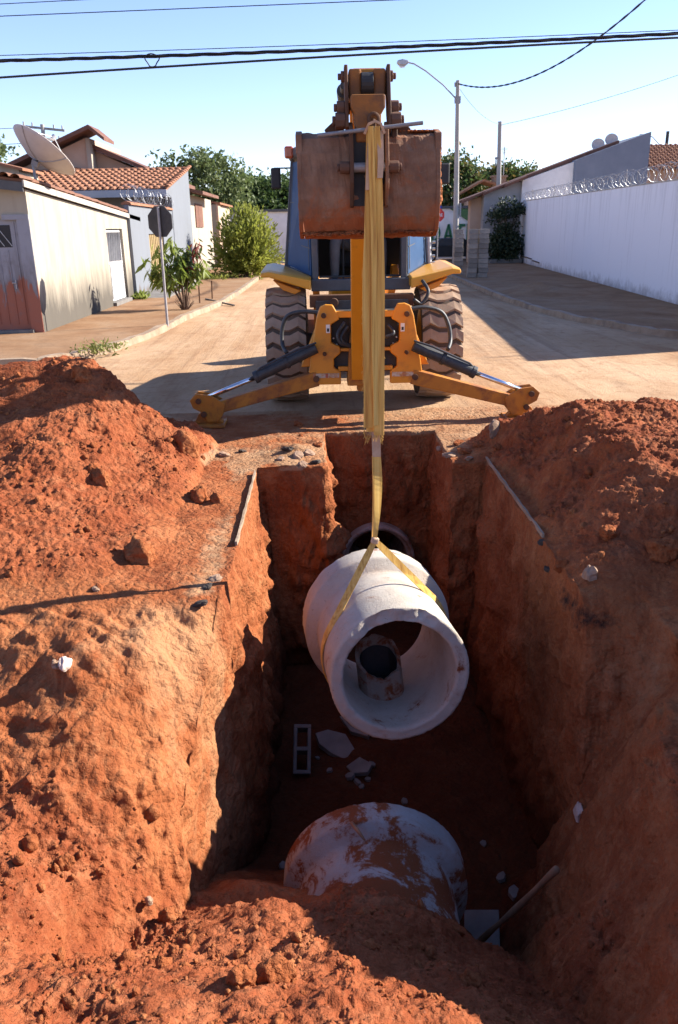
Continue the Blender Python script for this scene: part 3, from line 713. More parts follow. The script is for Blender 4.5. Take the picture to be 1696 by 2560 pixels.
# ------------------------------------------------------------------ yellow sling
sl = thing('lifting_sling', 'frayed yellow webbing sling hanging from the digger bucket to the pipe', 'sling', (.315, 4.88, .15))
def hang(x0, x1, w0, w1, z0_, z1_, yo, n=26, bow=.0, tw=0):
    pts, ws, sd_ = [], [], []
    for k in range(n+1):
        t = k/n; pts.append((x0+(x1-x0)*t+bow*math.sin(math.pi*t)+.002*math.sin(9*t+yo*90), 4.79+.07*t+yo+.004*math.sin(7*t+yo*50), z0_+(z1_-z0_)*t))
        ws.append((w0+(w1-w0)*min(1, t*2.2))*(1-.14*max(0, t-.8)/.2)+.003*math.sin(13*t)); a_ = tw*t+.10*math.sin(4*t+yo*60)
        sd_.append((math.cos(a_), math.sin(a_), 0))
    return pts, ws, sd_
for x0, x1, w0, w1, yo, zz, tw in ((.288, .285, .030, .085, 0, .93, .10), (.332, .340, .030, .072, -.012, .885, -.18), (.309, .312, .035, .105, .016, .90, .0), (.297, .322, .03, .034, -.022, .95, .35)):
    p_, w_, s_ = hang(x0, x1, w0, w1, 2.62, zz, yo, bow=.004, tw=tw)
    MB().ribbon(p_, w_, s_, .009).build('webbing_layer', 'web', sl, smooth=False)
# lap of the eye over the hook
MB().ribbon([(.262, 4.80, 2.585), (.285, 4.785, 2.632), (.318, 4.78, 2.645), (.350, 4.785, 2.632), (.372, 4.80, 2.585)], [.03]*5, (0, 1, 0), .014).build('eye_loop', 'web_tan', sl)
MB().ribbon([(.298, 4.80, 2.60), (.285, 4.785, 2.45), (.275, 4.785, 2.30)], [.03, .028, .02], (1, 0, 0), .008).build('eye_strip', 'web_tan', sl)
MB().ribbon([(.345, 4.79, 2.60), (.350, 4.775, 2.46), (.345, 4.772, 2.36)], [.038, .034, .03], (1, .2, 0), .008).build('eye_strip', 'web_tan', sl)
# frayed threads
mb = MB(); rr = random.Random(5)
for k in range(150):
    zz = rr.uniform(.86, 1.9) if k < 60 else rr.uniform(.86, .97); sx = rr.choice((-1, 1, 1)); xx = (.246 if sx < 0 else .366)-(1.0-min(zz, 1.0))*sx*.10
    if k >= 100: xx = rr.uniform(.262, .366); zz = rr.uniform(.87, .92)
    d_ = Vector((sx*rr.uniform(.002, .016)*rr.random(), rr.uniform(-.012, .004), rr.uniform(-.04, .008)))
    mb.tube([(xx, 4.845, zz), Vector((xx, 4.845, zz))+d_*.6, Vector((xx, 4.845, zz))+d_+Vector((0, 0, -.006))], .0012, 3)
tag(mb.build('frayed_threads', 'web', sl), kind='stuff')
KN = Vector((.318, 4.885, .165))
pts = [(.324, 4.865, .90), (.327, 4.867, .83), (.329, 4.87, .74)]
MB().ribbon(pts, [.052, .054, .054], (1, 0, 0), .012).build('sewn_end', 'web_tan', sl)
pts, ws, ss = [], [], []
for k in range(17):
    t = k/16; pts.append((.329+.010*math.sin(3.4*t)-.010*t, 4.872+.012*t, .745+(KN.z-.745)*t)); ws.append(.052+.012*math.sin(math.pi*min(1, t*1.25))-.028*t**3)
    a_ = .5*math.sin(3*t); ss.append((math.cos(a_), math.sin(a_), 0))
MB().ribbon(pts, ws, ss, .010).build('strap', 'web', sl)
MB().ribbon([(p[0]-.012, p[1]+.02, p[2]) for p in pts], [w*.9 for w in ws], [(math.cos(.9), math.sin(.9), 0)]*17, .008).build('strap', 'web', sl)
MB().box(KN, (.05, .04, .045), (0, .3, .2)).build('choker_knot', 'web_tan', sl, bevel=.012)
zax = ax; xr = Vector((1, 0, 0)); xr = (xr-zax*xr.dot(zax)).normalized(); ur = xr.cross(zax).normalized()
if ur.z < 0: ur = -ur
def leg(sgn, t0, t1):
    rp = .458; cpt = pv0+zax*t0; h = (KN-cpt).dot(ur); lat = (KN-cpt).dot(xr)*sgn
    th0 = math.acos(min(1, rp/math.hypot(h, lat)))+math.atan2(lat, h)
    pts = [KN]
    tang = pv0+zax*t0+(ur*math.cos(th0)+xr*sgn*math.sin(th0))*rp
    for k in range(1, 6): pts.append(KN.lerp(tang, k/6))
    for k in range(15):
        th = th0+(math.pi*1.02-th0)*k/14; t_ = t0+(t1-t0)*k/14; r_ = rp+.004
        pts.append(pv0+zax*t_+(ur*math.cos(th)+xr*sgn*math.sin(th))*r_)
    ld = (tang-KN).normalized(); flat = ld.cross(Vector((0, .85, -.5))).normalized()
    if flat.dot(zax) < 0: flat = -flat
    sd_ = []
    for i in range(len(pts)):
        f = min(1, max(0, (i-3)/6)); sd_.append((flat*(1-f)+zax*f).normalized())
    return pts, sd_
for sg, t0, t1 in ((-1, .33, .50), (1, .52, .52)):
    p_, s_ = leg(sg, t0, t1); MB().ribbon(p_, [.034]+[.046]*(len(p_)-1), s_, .009).build('choker_leg', 'web', sl)

# ------------------------------------------------------------------ on the trench floor
FZ = lambda a, b: TH(a, b)
def hollow_block(name, c, rot, label, mat='concrete', group=None, top=True):
    t = MB(); l, w, h = .39, .14, .19
    # frame seen from the cavity side: cavities run along local z
    for a, b in ((-l/2, -l/2+.03), (-.016, .016), (l/2-.03, l/2)): t.bb(-w/2, w/2, a, b, -h/2, h/2)
    t.bb(-w/2, -w/2+.028, -l/2+.031, l/2-.031, -h/2+.001, h/2-.001); t.bb(w/2-.028, w/2, -l/2+.031, l/2-.031, -h/2+.001, h/2-.001)
    o = t.build(name, mat, bevel=.004); o.location = c; o.rotation_euler = rot
    return tag(o, label, 'block', group)
hollow_block('hollow_block', (-.245, 5.52, FZ(-.245, 5.5)+.16), (R(44), R(4), R(2)), 'grey hollow block with two cavities tilted on the trench floor')
def slab(c, poly, th, rot, label, mat='concrete', name='broken_slab'):
    t = MB(); t.prism(poly, 2, -th/2, th/2); o = t.build(name, mat, bevel=.004); o.location = c; o.rotation_euler = rot
    return tag(o, label, 'slab', 'broken slabs on the trench floor')
slab((.03, 5.78, FZ(.03, 5.78)+.04), [(-.16, .12), (-.05, .16), (.10, .10), (.17, -.12), (.08, -.20), (-.04, -.12), (-.14, .0)], .05, (R(10), R(4), .1), 'largest broken grey slab lying beside the hollow block')
slab((.21, 5.96, FZ(.21, 5.96)+.06), [(-.16, .08), (-.02, .13), (.16, -.04), (.14, -.12), (-.02, -.08)], .05, (R(16), R(-6), -.3), 'broken grey slab partly hidden behind the hanging pipe')
slab((.22, 5.46, FZ(.22, 5.46)+.03), [(-.10, .03), (.03, .09), (.11, -.02), (.05, -.09), (-.07, -.06)], .045, (R(8), R(-8), .2), 'small broken grey slab nearest the half-buried pipe')
rr = random.Random(12); CHIPS = []
for k, (a, b, s_) in enumerate(((.14, 5.34, .045), (.19, 5.30, .035), (.28, 5.36, .03), (-.02, 5.42, .03), (.23, 5.25, .028), (.33, 5.52, .03), (-.12, 5.65, .022), (1.12, 4.22, .04), (1.14, 3.98, .05), (1.06, 4.55, .025), (.55, 5.05, .03), (-.35, 4.3, .035))):
    t = MB(); t.prism([(s_*rr.uniform(.7, 1.3)*math.cos(q), s_*rr.uniform(.6, 1.2)*math.sin(q)) for q in np.linspace(0, 6.28, 7)[:-1]], 2, 0, s_*.7)
    o = t.build('rubble_chip', 'concrete', bevel=.003); o.location = (a, b, FZ(a, b)+.002); o.rotation_euler = (rr.uniform(-.3, .3), rr.uniform(-.3, .3), rr.uniform(0, 6))
    tag(o, 'small grey chip', 'rubble', 'chips on the trench floor'); CHIPS.append(o)
bz = FZ(.87, 3.66)
t = MB(); t.box((0, 0, 0), (.21, .24, .02)); o = t.build('cement_board', 'concrete', bevel=.002); o.location = (.875, 3.67, bz+.07); o.rotation_euler = (R(24), R(-12), R(-14))
tag(o, 'pale speckled square board at the foot of the wooden handle', 'board')
t = MB(); a0, a1 = Vector((.80, 3.53, bz+.10)), Vector((1.125, 3.19, -.985))
n_ = 14; t.tube([a0.lerp(a1, k/n_)+Vector((0, 0, .006*math.sin(k*.6))) for k in range(n_+1)]+[a1+(a1-a0).normalized()*.012], [.017+.003*math.sin(k) for k in range(n_+1)]+[.006], 12)
o = t.build('wooden_handle', 'wood', smooth=True); tag(o, 'worn wooden tool handle leaning against the shaded right bank', 'handle')
t = MB(); t.tube([(.10, 3.60, -1.005), (.13, 3.53, -.995), (.165, 3.46, -1.0)], [.010, .012, .006], 8); o = t.build('wood_stick', 'wood', smooth=True)
tag(o, 'short pale stick lying on top of the half-buried pipe', 'stick')
# scraps of paper and stones on the banks
def crumple(name, c, s_, label, cat, mat='paper', seed=0, flat=(1, 1, .5)):
    a_, b_ = (IV3, IF3) if cat == 'clod' else (IV2, IF2)
    v = np.sign(a_)*np.abs(a_)**.8*(1+.30*fbm(a_*1.3+seed*3.3, 3, seed)+.10*fbm(a_*5+seed, 3, seed+2))[:, None]*np.array(flat)*s_
    t = MB(); t.add([tuple(q) for q in v], [tuple(f) for f in b_]); o = t.build(name, mat, smooth=cat == 'clod'); o.location = c
    o.rotation_euler = (seed*.7, seed*1.3, seed*2.1); return tag(o, label, cat)
def surf(u, v_):
    """a point on the dug ground"""
    return Vector((u, v_, TH(u, v_)))
p = surf(1.455, 3.830); crumple('paper_scrap', p+Vector((-.015, -.02, .02)), .045, 'crumpled pale paper scrap stuck on the shaded right bank', 'paper', seed=1, flat=(1, .5, 1.1))
p = surf(-1.389, 3.735); crumple('paper_scrap', p+Vector((0, -.01, .015)), .035, 'crumpled white paper scrap on the sunlit left bank', 'paper', seed=2)
p = surf(-1.218, 2.896); crumple('soil_clod', p, .035, 'dark lone lump of soil at the foot of the left bank', 'clod', 'soil', seed=3, flat=(1, 1, .8))
for u, v_, s_, lb in ((-1.044, 6.288, .12, 'large tan clod on the left trench edge'), (-0.895, 6.229, .075, 'angular red clod beside the large tan one on the left edge'),
                      (-1.245, 4.962, .15, 'broad red clod half sunk in the left bank, casting a shadow'), (-1.847, 6.158, .07, 'rounded dark clod at the foot of the left heap'),
                      (-1.771, 6.099, .10, 'egg-shaped red clod among crumbs below the left heap'), (-1.291, 7.281, .17, 'big shaded block of soil at the right tip of the left heap'),
                      (-2.210, 7.382, .13, 'dark clod crowning the top of the left heap'), (-0.286, 8.845, .07, 'tan lump on the road edge in front of the left tyre'),
                      (-0.771, 2.898, .07, 'dark square clod on the crest of the near heap'), (2.261, 6.426, .05, 'small dark clod on the peak of the right heap'),
                      (1.533, 4.761, .06, 'rounded clod at the foot of the right heap, nearest the trench'), (1.831, 4.816, .07, 'rounded red clod on the shaded face of the right heap'),
                      (2.110, 4.623, .12, 'large pale clod at the right edge of the right heap'), (0.545, 2.418, .07, 'sunlit clod at the right end of the near crest'),
                      (-0.311, 1.956, .06, 'sunken clod in the middle of the near heap'), (-0.21, 1.99, .07, 'round clod on the near heap at the bottom of the view')):
    p = surf(u, v_); crumple('soil_clod', p+Vector((0, .0, s_*.05)), s_*.8, lb, 'clod', 'soil', seed=int(abs(u)*97) % 17, flat=(1, .9, .75))
for u, v_, s_, lb in ((-1.417, 4.484, .025, 'small white stone on the sunlit left bank'), (-0.869, 2.930, .022, 'small pale pebble near the foot of the left bank'),
                      (-1.446, 3.751, .03, 'pale stone beside the white paper scrap'), (1.623, 4.484, .055, 'pale lump of subsoil at the broken right edge'), (1.674, 7.593, .09, 'flat white stone lying before the right stabiliser foot')):
    p = surf(u, v_); crumple('pale_stone', p+Vector((0, 0, s_*.2)), s_, lb, 'stone', 'stone', seed=int(abs(u)*97) % 13, flat=(1, .8, .25 if s_ == .09 else .8))
# saw-cut pavement edges along the trench
for (xa, ya, xb, yb, lb) in ((-.636, 7.02, -.636, 5.25, 'l'), (1.536, 7.3, 1.538, 5.25, 'r')):
    t = MB(); pts = []; n_ = 40
    for k in range(n_+1):
        f = k/n_; xx = xa+(xb-xa)*f; yy = ya+(yb-ya)*f; pts.append((xx+.002*math.sin(k*.9), yy, .022+.002*math.sin(k*1.3)))
    t.ribbon(pts, [.015+.005*math.sin(k*.7)*math.sin(k*.23) for k in range(n_+1)], (1, 0, 0), .03); tag(t.build('cut_pavement_edge', 'kerb'), kind='structure')
# broken crust plates and old asphalt on the trench rim
ALLF = []
for k, (u, v_, s_, mt) in enumerate(((-0.362, 7.643, .07, 'asphalt'), (-0.253, 7.503, .08, 'stone'), (-0.149, 7.565, .07, 'stone'), (-0.064, 7.834, .07, 'soil'), (-0.207, 7.253, .06, 'stone'), (-0.417, 7.420, .05, 'stone'), (-0.085, 7.324, .06, 'asphalt'),
                                   (-0.982, 7.649, .07, 'stone'), (-0.824, 7.782, .05, 'asphalt'), (1.209, 7.993, .07, 'stone'), (1.215, 7.468, .08, 'stone'), (1.372, 7.527, .09, 'soil'), (1.363, 7.856, .07, 'soil'), (1.535, 7.612, .08, 'soil'), (1.655, 7.379, .06, 'soil'), (1.376, 7.310, .06, 'stone'), (1.531, 5.226, .05, 'asphalt'), (1.527, 5.013, .05, 'asphalt'), (1.524, 4.672, .04, 'asphalt'), (-0.763, 4.356, .05, 'asphalt'), (-0.748, 4.555, .04, 'asphalt'), (-0.710, 4.682, .05, 'stone'))):
    p = surf(u, v_); rr = random.Random(k)
    ALLF.append((u, crumple('rim_fragment', p+Vector((0, 0, .008)), s_*.8, 'x', 'fragment', mt, seed=k+3, flat=(1, .8, .42)), mt))
    ALLF[-1][1].rotation_euler = (rr.uniform(-.4, .4), rr.uniform(-.4, .4), rr.uniform(0, 6))
NTH = ['leftmost', 'second from the left', 'third from the left', 'fourth from the left', 'fifth from the left', 'sixth from the left', 'seventh from the left', 'eighth from the left', 'ninth from the left', 'tenth from the left', 'eleventh from the left', 'rightmost']
for mt_, lb in (('asphalt', 'black fragment of old asphalt on the trench rim, '), ('stone', 'pale broken plate of road crust on the trench rim, '), ('soil', 'red broken lump of road base on the trench rim, ')):
    for k, (u, o, m_) in enumerate(sorted([q for q in ALLF if q[2] == mt_], key=lambda q: q[1].location.x/q[1].location.y)): tag(o, lb+NTH[k], 'fragment', {'asphalt': 'asphalt fragments on the trench rim', 'stone': 'crust plates on the trench rim', 'soil': 'road base lumps on the trench rim'}[mt_])
for k, o in enumerate(sorted(CHIPS, key=lambda q: q.location.x)): tag(o, 'small grey concrete chip on the dark trench floor, '+NTH[k])

# ------------------------------------------------------------------ backhoe loader
BX = .49
bh = thing('backhoe_loader', 'orange backhoe loader with blue cab, standing over the trench on two stabilisers', 'backhoe', (BX, 10.5, 0))
def pt(name, mb, mat, par=bh, bevel=.008, **k): return mb.build(name, mat, par, bevel=bevel, **k)
# wheels
def wheel(xc, yc_, rad, wid, nl):
    w = MB(); h = wid/2
    w.lathe([(rad*.60, -h*.80), (rad*.78, -h*.98), (rad*.90, -h*.97), (rad*.955, -h*.86), (rad*.965, -h*.4), (rad*.965, h*.4), (rad*.955, h*.86), (rad*.90, h*.97), (rad*.78, h*.98), (rad*.60, h*.80)], (xc, yc_, rad), 'X', 64)
    ty = pt('tyre', w, 'rubber', wh, 0, smooth=True)
    lg = MB()
    us = [-.99, -.62, -.2, .2, .62, .99]; of = [.055, .0, .055, .055, .0, .055]
    for k in range(nl):
        a0 = 2*math.pi*k/nl; da = 2*math.pi/nl*.40
        for i in range(len(us)-1):
            vs = []
            for u_, o_ in ((us[i], of[i]), (us[i+1], of[i+1])):
                for rr_, aa in ((rad*.945, -da), (rad, -da*.78), (rad, da*.78), (rad*.945, da)):
                    rr2 = rr_-(.022*rad if abs(u_) > .9 and rr_ == rad else 0)
                    a_ = a0+aa+o_*1.35; vs.append((xc+u_*h*.99, yc_+rr2*math.cos(a_), rad+rr2*math.sin(a_)))
            lg.add(vs, [(0, 1, 5, 4), (1, 2, 6, 5), (2, 3, 7, 6), (0, 3, 2, 1), (4, 5, 6, 7)])
    pt('tread', lg, 'lug', wh, 0)
    r_ = MB(); r_.lathe([(rad*.60, -h*.7), (rad*.62, -h*.8), (rad*.56, -h*.8), (rad*.5, -h*.3), (rad*.12, -h*.25), (0, -h*.25), (0, h*.25), (rad*.12, h*.25), (rad*.5, h*.3), (rad*.56, h*.8), (rad*.62, h*.8), (rad*.60, h*.7)], (xc, yc_, rad), 'X', 40)
    pt('rim', r_, 'yellow', wh, 0, smooth=False)
for xc, yc_, rad, wid, nl in ((-.43, 10.45, .71, .50, 24), (1.47, 10.45, .71, .50, 24), (-.35, 12.6, .46, .30, 20), (1.33, 12.6, .46, .30, 20)):
    hub = MB(); hub.cyl((xc-.10, yc_, rad), (xc+.10, yc_, rad), rad*.16, 20)
    wh = pt('wheel', hub, 'steel_dark', bh, .005); wheel(xc, yc_, rad, wid, nl)
# chassis, axle, hood, loader in front (mostly hidden behind the arm)
m = MB(); m.bb(BX-.32, BX+.32, 9.75, 13.1, .62, 1.0); m.bb(BX-.55, BX+.55, 9.75, 10.1, .95, 1.30); m.cyl((-.2, 10.45, .71), (1.2, 10.45, .71), .14); m.cyl((-.2, 12.6, .46), (1.2, 12.6, .46), .09)
pt('chassis', m, 'steel_dark')
m = MB(); m.bb(BX-.62, BX+.62, 9.78, 9.95, 1.22, 1.36); m.bb(BX-.50, BX-.12, 9.80, 9.99, 1.08, 1.2); m.bb(BX+.12, BX+.5, 9.80, 9.99, 1.08, 1.2); m.cyl((BX-.33, 9.70, 1.28), (BX-.33, 9.9, 1.28), .05)
pt('valve_bank', m, 'rust_dark')
m = MB(); m.prism([(11.83, 1.0), (13.3, 1.0), (13.35, 1.5), (13.0, 1.6), (11.83, 1.72)], 0, BX-.36, BX+.36); pt('hood', m, 'yellow', bevel=.04)
m = MB()
for s_ in (-1, 1): m.prism([(11.4, 1.45), (11.6, 1.62), (12.9, 1.15), (13.7, .55), (13.7, .3), (13.4, .3), (12.7, .95)], 0, BX+s_*.55-.05, BX+s_*.55+.05)
m.bb(BX-.5, BX+.5, 13.36, 13.46, .6, .72); pt('loader_arm', m, 'orange')
m = MB(); m.prism([(13.75, .05), (14.5, .03), (14.5, .06), (13.85, .12), (13.7, .35), (13.75, .65), (14.0, .8), (13.98, .83), (13.67, .68), (13.6, .3)], 0, BX-1.15, BX+1.15)
for s_ in (-1, 1): m.prism([(13.75, .06), (14.5, .05), (14.0, .8), (13.73, .65), (13.65, .3)], 0, BX+s_*1.14-.012, BX+s_*1.14+.012)
pt('loader_bucket', m, 'rust')
# fenders
for s_ in (-1, 1):
    m = MB(); xi, xo = BX+s_*.60, BX+s_*1.20
    vs = []
    for yy, dz in ((9.93, 0), (10.05, .02), (11.1, .06), (11.15, 0)):
        for xx, zt, zb in ((xi, 1.525, 1.405), (xo-s_*.10, 1.63, 1.565), (xo, 1.615, 1.565)): vs += [(xx, yy, zt+dz), (xx, yy, zb+(dz if yy > 10 else 0))]
    fs = []
    for j in range(3):
        for i in range(2):
            a_ = j*6+i*2; fs += [(a_, a_+2, a_+8, a_+6), (a_+1, a_+7, a_+9, a_+3)]
    for i in range(2): fs += [(i*2, i*2+1, i*2+3, i*2+2), (18+i*2, 18+i*2+2, 18+i*2+3, 18+i*2+1)]
    for j in range(3): fs += [(j*6, j*6+6, j*6+7, j*6+1), (j*6+4, j*6+5, j*6+11, j*6+10)]
    m.add(vs, fs); pt('fender', m, 'yellow', bevel=.018)
    m = MB(); m.prism([(xi+s_*.12, 1.40), (xo-s_*.14, 1.53), (xo-s_*.26, 1.41), (xi+s_*.2, 1.36)], 1, 10.04, 10.9); pt('fender_skirt', m, 'orange')
# cab
m = MB(); m.bb(BX-.60, BX+.62, 10.16, 10.32, 1.38, 1.52); m.bb(BX-.60, BX+.62, 10.17, 11.6, 1.385, 1.44)
for s_ in (-1, 1):
    m.beam((BX+s_*.545, 10.25, 1.50), (BX+s_*.555, 10.32, 2.92), .075, .08, upv=(0, 1, 0))
    m.beam((BX+s_*.93, 11.05, 1.62), (BX+s_*.80, 11.05, 2.94), .05, .06, upv=(0, 1, 0))
    m.beam((BX+s_*.93, 11.75, 1.45), (BX+s_*.80, 11.7, 2.94), .05, .06, upv=(0, 1, 0))
    m.beam((BX+s_*.57, 10.24, 1.525), (BX+s_*.93, 11.03, 1.635), .05, .05)
m.bb(BX-.55, BX+.55, 10.28, 10.34, 2.84, 2.93)
pt('cab_frame', m, 'cabframe', bevel=.012)
m = MB(); m.prism([(BX-.62, 10.2), (BX+.62, 10.2), (BX+.86, 11.0), (BX+.84, 11.95), (BX-.84, 11.95), (BX-.86, 11.0)], 2, 2.93, 3.06); pt('cab_roof', m, 'cabframe', bevel=.04)
for s_ in (-1, 1):
    a_, b_, c_, d_ = Vector((BX+s_*.59, 10.27, 1.56)), Vector((BX+s_*.90, 11.0, 1.665)), Vector((BX+s_*.79, 11.03, 2.90)), Vector((BX+s_*.585, 10.33, 2.90))
    nn = Vector((s_*.9, -.42, 0)).normalized()*.012
    m = MB(); m.add([q+nn*k for k in (-1, 1) for q in (a_, b_, c_, d_)], [(0, 1, 2, 3), (7, 6, 5, 4), (0, 4, 5, 1), (1, 5, 6, 2), (2, 6, 7, 3), (3, 7, 4, 0)])
    q_ = pt('quarter_panel', m, 'cabblue', bevel=.004)
    m = MB()
    for f in (.24, .62):
        m.beam(a_.lerp(d_, f)+nn*1.3, b_.lerp(c_, f)+nn*1.3, .012, .008, upv=nn)
    for f, g_ in ((.06, .06), (.94, .94)):
        p0, p1 = a_.lerp(b_, f), d_.lerp(c_, g_); m.beam(p0.lerp(p1, .04)+nn*1.3, p0.lerp(p1, .96)+nn*1.3, .012, .006, upv=nn)
    m.build('seam', 'cabframe', q_)
    m = MB(); a2, b2 = Vector((BX+s_*.93, 11.1, 1.66)), Vector((BX+s_*.93, 11.7, 1.5)); c2, d2 = Vector((BX+s_*.80, 11.66, 2.9)), Vector((BX+s_*.80, 11.1, 2.9))
    m.add([q+Vector((s_*k, 0, 0)) for k in (-.006, .006) for q in (a2, b2, c2, d2)], [(0, 1, 2, 3), (7, 6, 5, 4), (0, 4, 5, 1), (1, 5, 6, 2), (2, 6, 7, 3), (3, 7, 4, 0)])
    pt('side_window', m, 'glass', bevel=0)
m = MB(); m.bb(BX-.52, BX-.50, 10.30, 10.32, 1.56, 2.85); m.bb(BX+.50, BX+.52, 10.30, 10.32, 1.56, 2.85); m.bb(BX-.5, BX+.5, 10.3, 10.32, 1.53, 1.555); pt('rear_window_seal', m, 'black', bevel=0)
m = MB(); m.bb(BX-.28, BX+.28, 10.98, 11.5, 1.62, 1.86); m.prism([(11.4, 1.86), (11.55, 1.86), (11.62, 2.55), (11.5, 2.6)], 0, BX-.26, BX+.26); pt('seat', m, 'cabin_dark', bevel=.05)
m = MB(); m.bb(BX-.70, BX+.70, 11.76, 11.80, 1.45, 2.34); pt('console', m, 'cabin_dark', bevel=.02)
for xx in (.30, .42, .56, .68):
    m = MB(); m.cyl((xx, 10.62, 1.45), (xx, 10.58, 2.06), .012, 8); m.cyl((xx, 10.58, 2.06), (xx, 10.575, 2.13), .024, 10); pt('control_lever', m, 'black', bevel=0)
# mirrors, lamp
for s_, (cx, cz) in ((-1, (-.53, 2.72)), (1, (1.63, 2.74))):
    m = MB(); m.box((cx, 11.05, cz), (.125, .05, .25), (0, 0, s_*.15)); mi = pt('mirror', m, 'black', bevel=.02)
    m = MB(); m.tube([(BX+s_*.80, 11.05, 2.84), (cx+s_*.02, 11.05, 2.84), (cx, 11.05, 2.78)], .010, 6); m.build('mirror_arm', 'black', mi)
m = MB(); m.bb(-.40, -.29, 10.75, 10.85, 2.93, 3.07); pt('tail_lamp', m, 'tail', bevel=.025)
m = MB(); m.cyl((BX+.95, 10.95, 1.60), (BX+.93, 10.95, 1.98), .032, 12); m.cyl((BX+.93, 10.95, 1.98), (BX+.90, 10.95, 2.55), .02, 10); pt('gas_strut', m, 'galv', bevel=0)
for k in range(4):
    m = MB(); m.cyl((BX+.985, 10.94, 1.66+.085*k), (BX+1.02, 10.94, 1.66+.085*k), .018, 10); pt('bolt', m, 'galv', bevel=0)
# rear frame: two cheek plates with cross bars
cheek = [(-.01, 1.29), (.05, 1.315), (.13, 1.31), (.17, 1.24), (.20, 1.15), (.11, 1.10), (.11, .90), (.21, .85), (.21, .78), (.135, .72), (.135, .62), (.21, .57), (.21, .43), (-.14, .43), (-.15, .58), (-.10, .90), (-.05, 1.18)]
for s_ in (0, 1):
    pl_ = [((xx if not s_ else 2*BX-xx), zz) for xx, zz in cheek]
    m = MB(); m.prism(pl_, 1, 9.06, 9.14); ch = pt('frame_cheek', m, 'orange', bevel=.012)
    m = MB(); f = (lambda xx: xx if not s_ else 2*BX-xx)
    m.prism([(f(-.02), 1.15), (f(.03), 1.1), (f(-.14), .62), (f(-.24), .62)], 1, 9.16, 9.5); pt('frame_brace', m, 'orange', bevel=.01)
    m = MB(); m.prism([(f(.115), 1.13), (f(.15), 1.17), (f(.30), 1.17), (f(.30), .84), (f(.15), .84), (f(.115), .9)], 1, 9.15, 9.18); bp = pt('bolt_plate', m, 'black', bevel=.004)
    for (bx_, bz_) in ((.135, 1.13), (.135, .94), (.17, 1.15), (.17, .87)):
        m = MB(); m.cyl((f(bx_), 9.13, bz_), (f(bx_), 9.15, bz_), .010, 8); m.build('bolt', 'galv', bp)
    m = MB(); m.bb(f(.075)-.022, f(.075)+.022, 9.05, 9.058, 1.01, 1.10); dc = pt('warning_decal', m, 'decal', ch, 0)
    m = MB(); m.bb(f(.075)-.012, f(.075)+.012, 9.046, 9.0495, 1.025, 1.06); m.build('decal_print', 'black', ch)
    m = MB(); m.bb(min(f(-.12), f(.19)), max(f(-.12), f(.19)), 9.05, 9.058, .51, .56); pt('reflector_strip', m, 'decal_worn', ch, 0)
    for k in (0, 2):
        m = MB(); m.bb(f(-.10+.075*k)-.015, f(-.10+.075*k)+.015, 9.046, 9.0495, .512, .558); m.build('red_stripe', 'red_worn', ch)
    for (bx_, bz_, rr_) in ((-.07, .50, .035), (.03, .78, .022), (.03, 1.2, .03)):
        m = MB(); m.cyl((f(bx_), 9.02, bz_), (f(bx_), 9.08, bz_), rr_, 14); pt('pin', m, 'rust_dark', bh, .003)
m = MB(); m.bb(.14, .84, 9.07, 9.13, 1.17, 1.24); pt('cross_bar', m, 'orange')
m = MB(); m.bb(.18, .80, 9.07, 9.13, .80, .835); m.bb(.18, .80, 9.07, 9.13, .58, .63); pt('cross_bar', m, 'orange')
m = MB(); m.prism([(.28, .42), (.68, .42), (.66, .9), (.60, 1.15), (.36, 1.15), (.31, .9)], 1, 9.0, 9.3); m.cyl((.48, 9.1, .35), (.48, 9.1, 1.2), .09, 20); pt('swing_post', m, 'orange_dirty', bevel=.015)
m = MB(); m.bb(BX-.45, BX+.45, 9.18, 9.8, .55, 1.2); pt('rear_housing', m, 'steel_dark', bevel=.03)
# stabilisers
for s_ in (0, 1):
    f = (lambda xx: xx if not s_ else 2*BX-.02-xx); sg = -1 if not s_ else 1
    m = MB(); m.beam((f(-.06), 9.12, .50), (f(-1.24), 9.02, .20), .14, .17, .14, .13); sb = pt('stabiliser_leg', m, 'orange_dirty', bevel=.012)
    m = MB()
    for yy in (8.93, 9.09): m.prism([(f(-1.14), .13), (f(-1.10), .26), (f(-1.26), .36), (f(-1.42), .38), (f(-1.50), .31), (f(-1.47), .22), (f(-1.36), .16), (f(-1.32), .06), (f(-1.2), .06)], 1, yy, yy+.03)
    pt('knuckle_plate', m, 'orange_dirty', bh, .006)
    for (bx_, bz_) in ((-1.40, .30), (-1.35, .15)):
        m = MB(); m.cyl((f(bx_), 8.90, bz_), (f(bx_), 9.15, bz_), .032, 16); pt('pin', m, 'rust_dark', bh, .003)
    m = MB(); m.prism([(f(-1.14), .035), (f(-1.48), .035), (f(-1.42), .14), (f(-1.36), .18), (f(-1.28), .17), (f(-1.2), .10)], 1, 8.97, 9.08); m.bb(min(f(-1.12), f(-1.52)), max(f(-1.12), f(-1.52)), 8.84, 9.2, .005, .036)
    pt('foot_pad', m, 'orange_dirty', bh, .008)
    pa, pb, pc = Vector((f(-.06), 8.98, .86)), Vector((f(-.76), 8.96, .545)), Vector((f(-1.36), 8.98, .31))
    m = MB(); m.cyl(pa, pb, .062, 20); m.cyl(pb+(pa-pb).normalized()*.05, pb, .070, 20); m.cyl(pa+(pb-pa)*.45, pa+(pb-pa)*.5, .074, 20); cy = pt('ram_barrel', m, 'hose', bh, .004)
    m = MB(); m.cyl(pb, pc, .028, 16); pt('ram_rod', m, 'chrome', bh, 0, smooth=True)
    m = MB(); m.tube([pa+Vector((0, -.05, .06)), pa.lerp(pb, .3)+Vector((0, -.05, .085)), pa.lerp(pb, .9)+Vector((0, -.03, .08)), pb+Vector((0, 0, .04))], .012, 8); m.build('ram_hose', 'hose', cy)
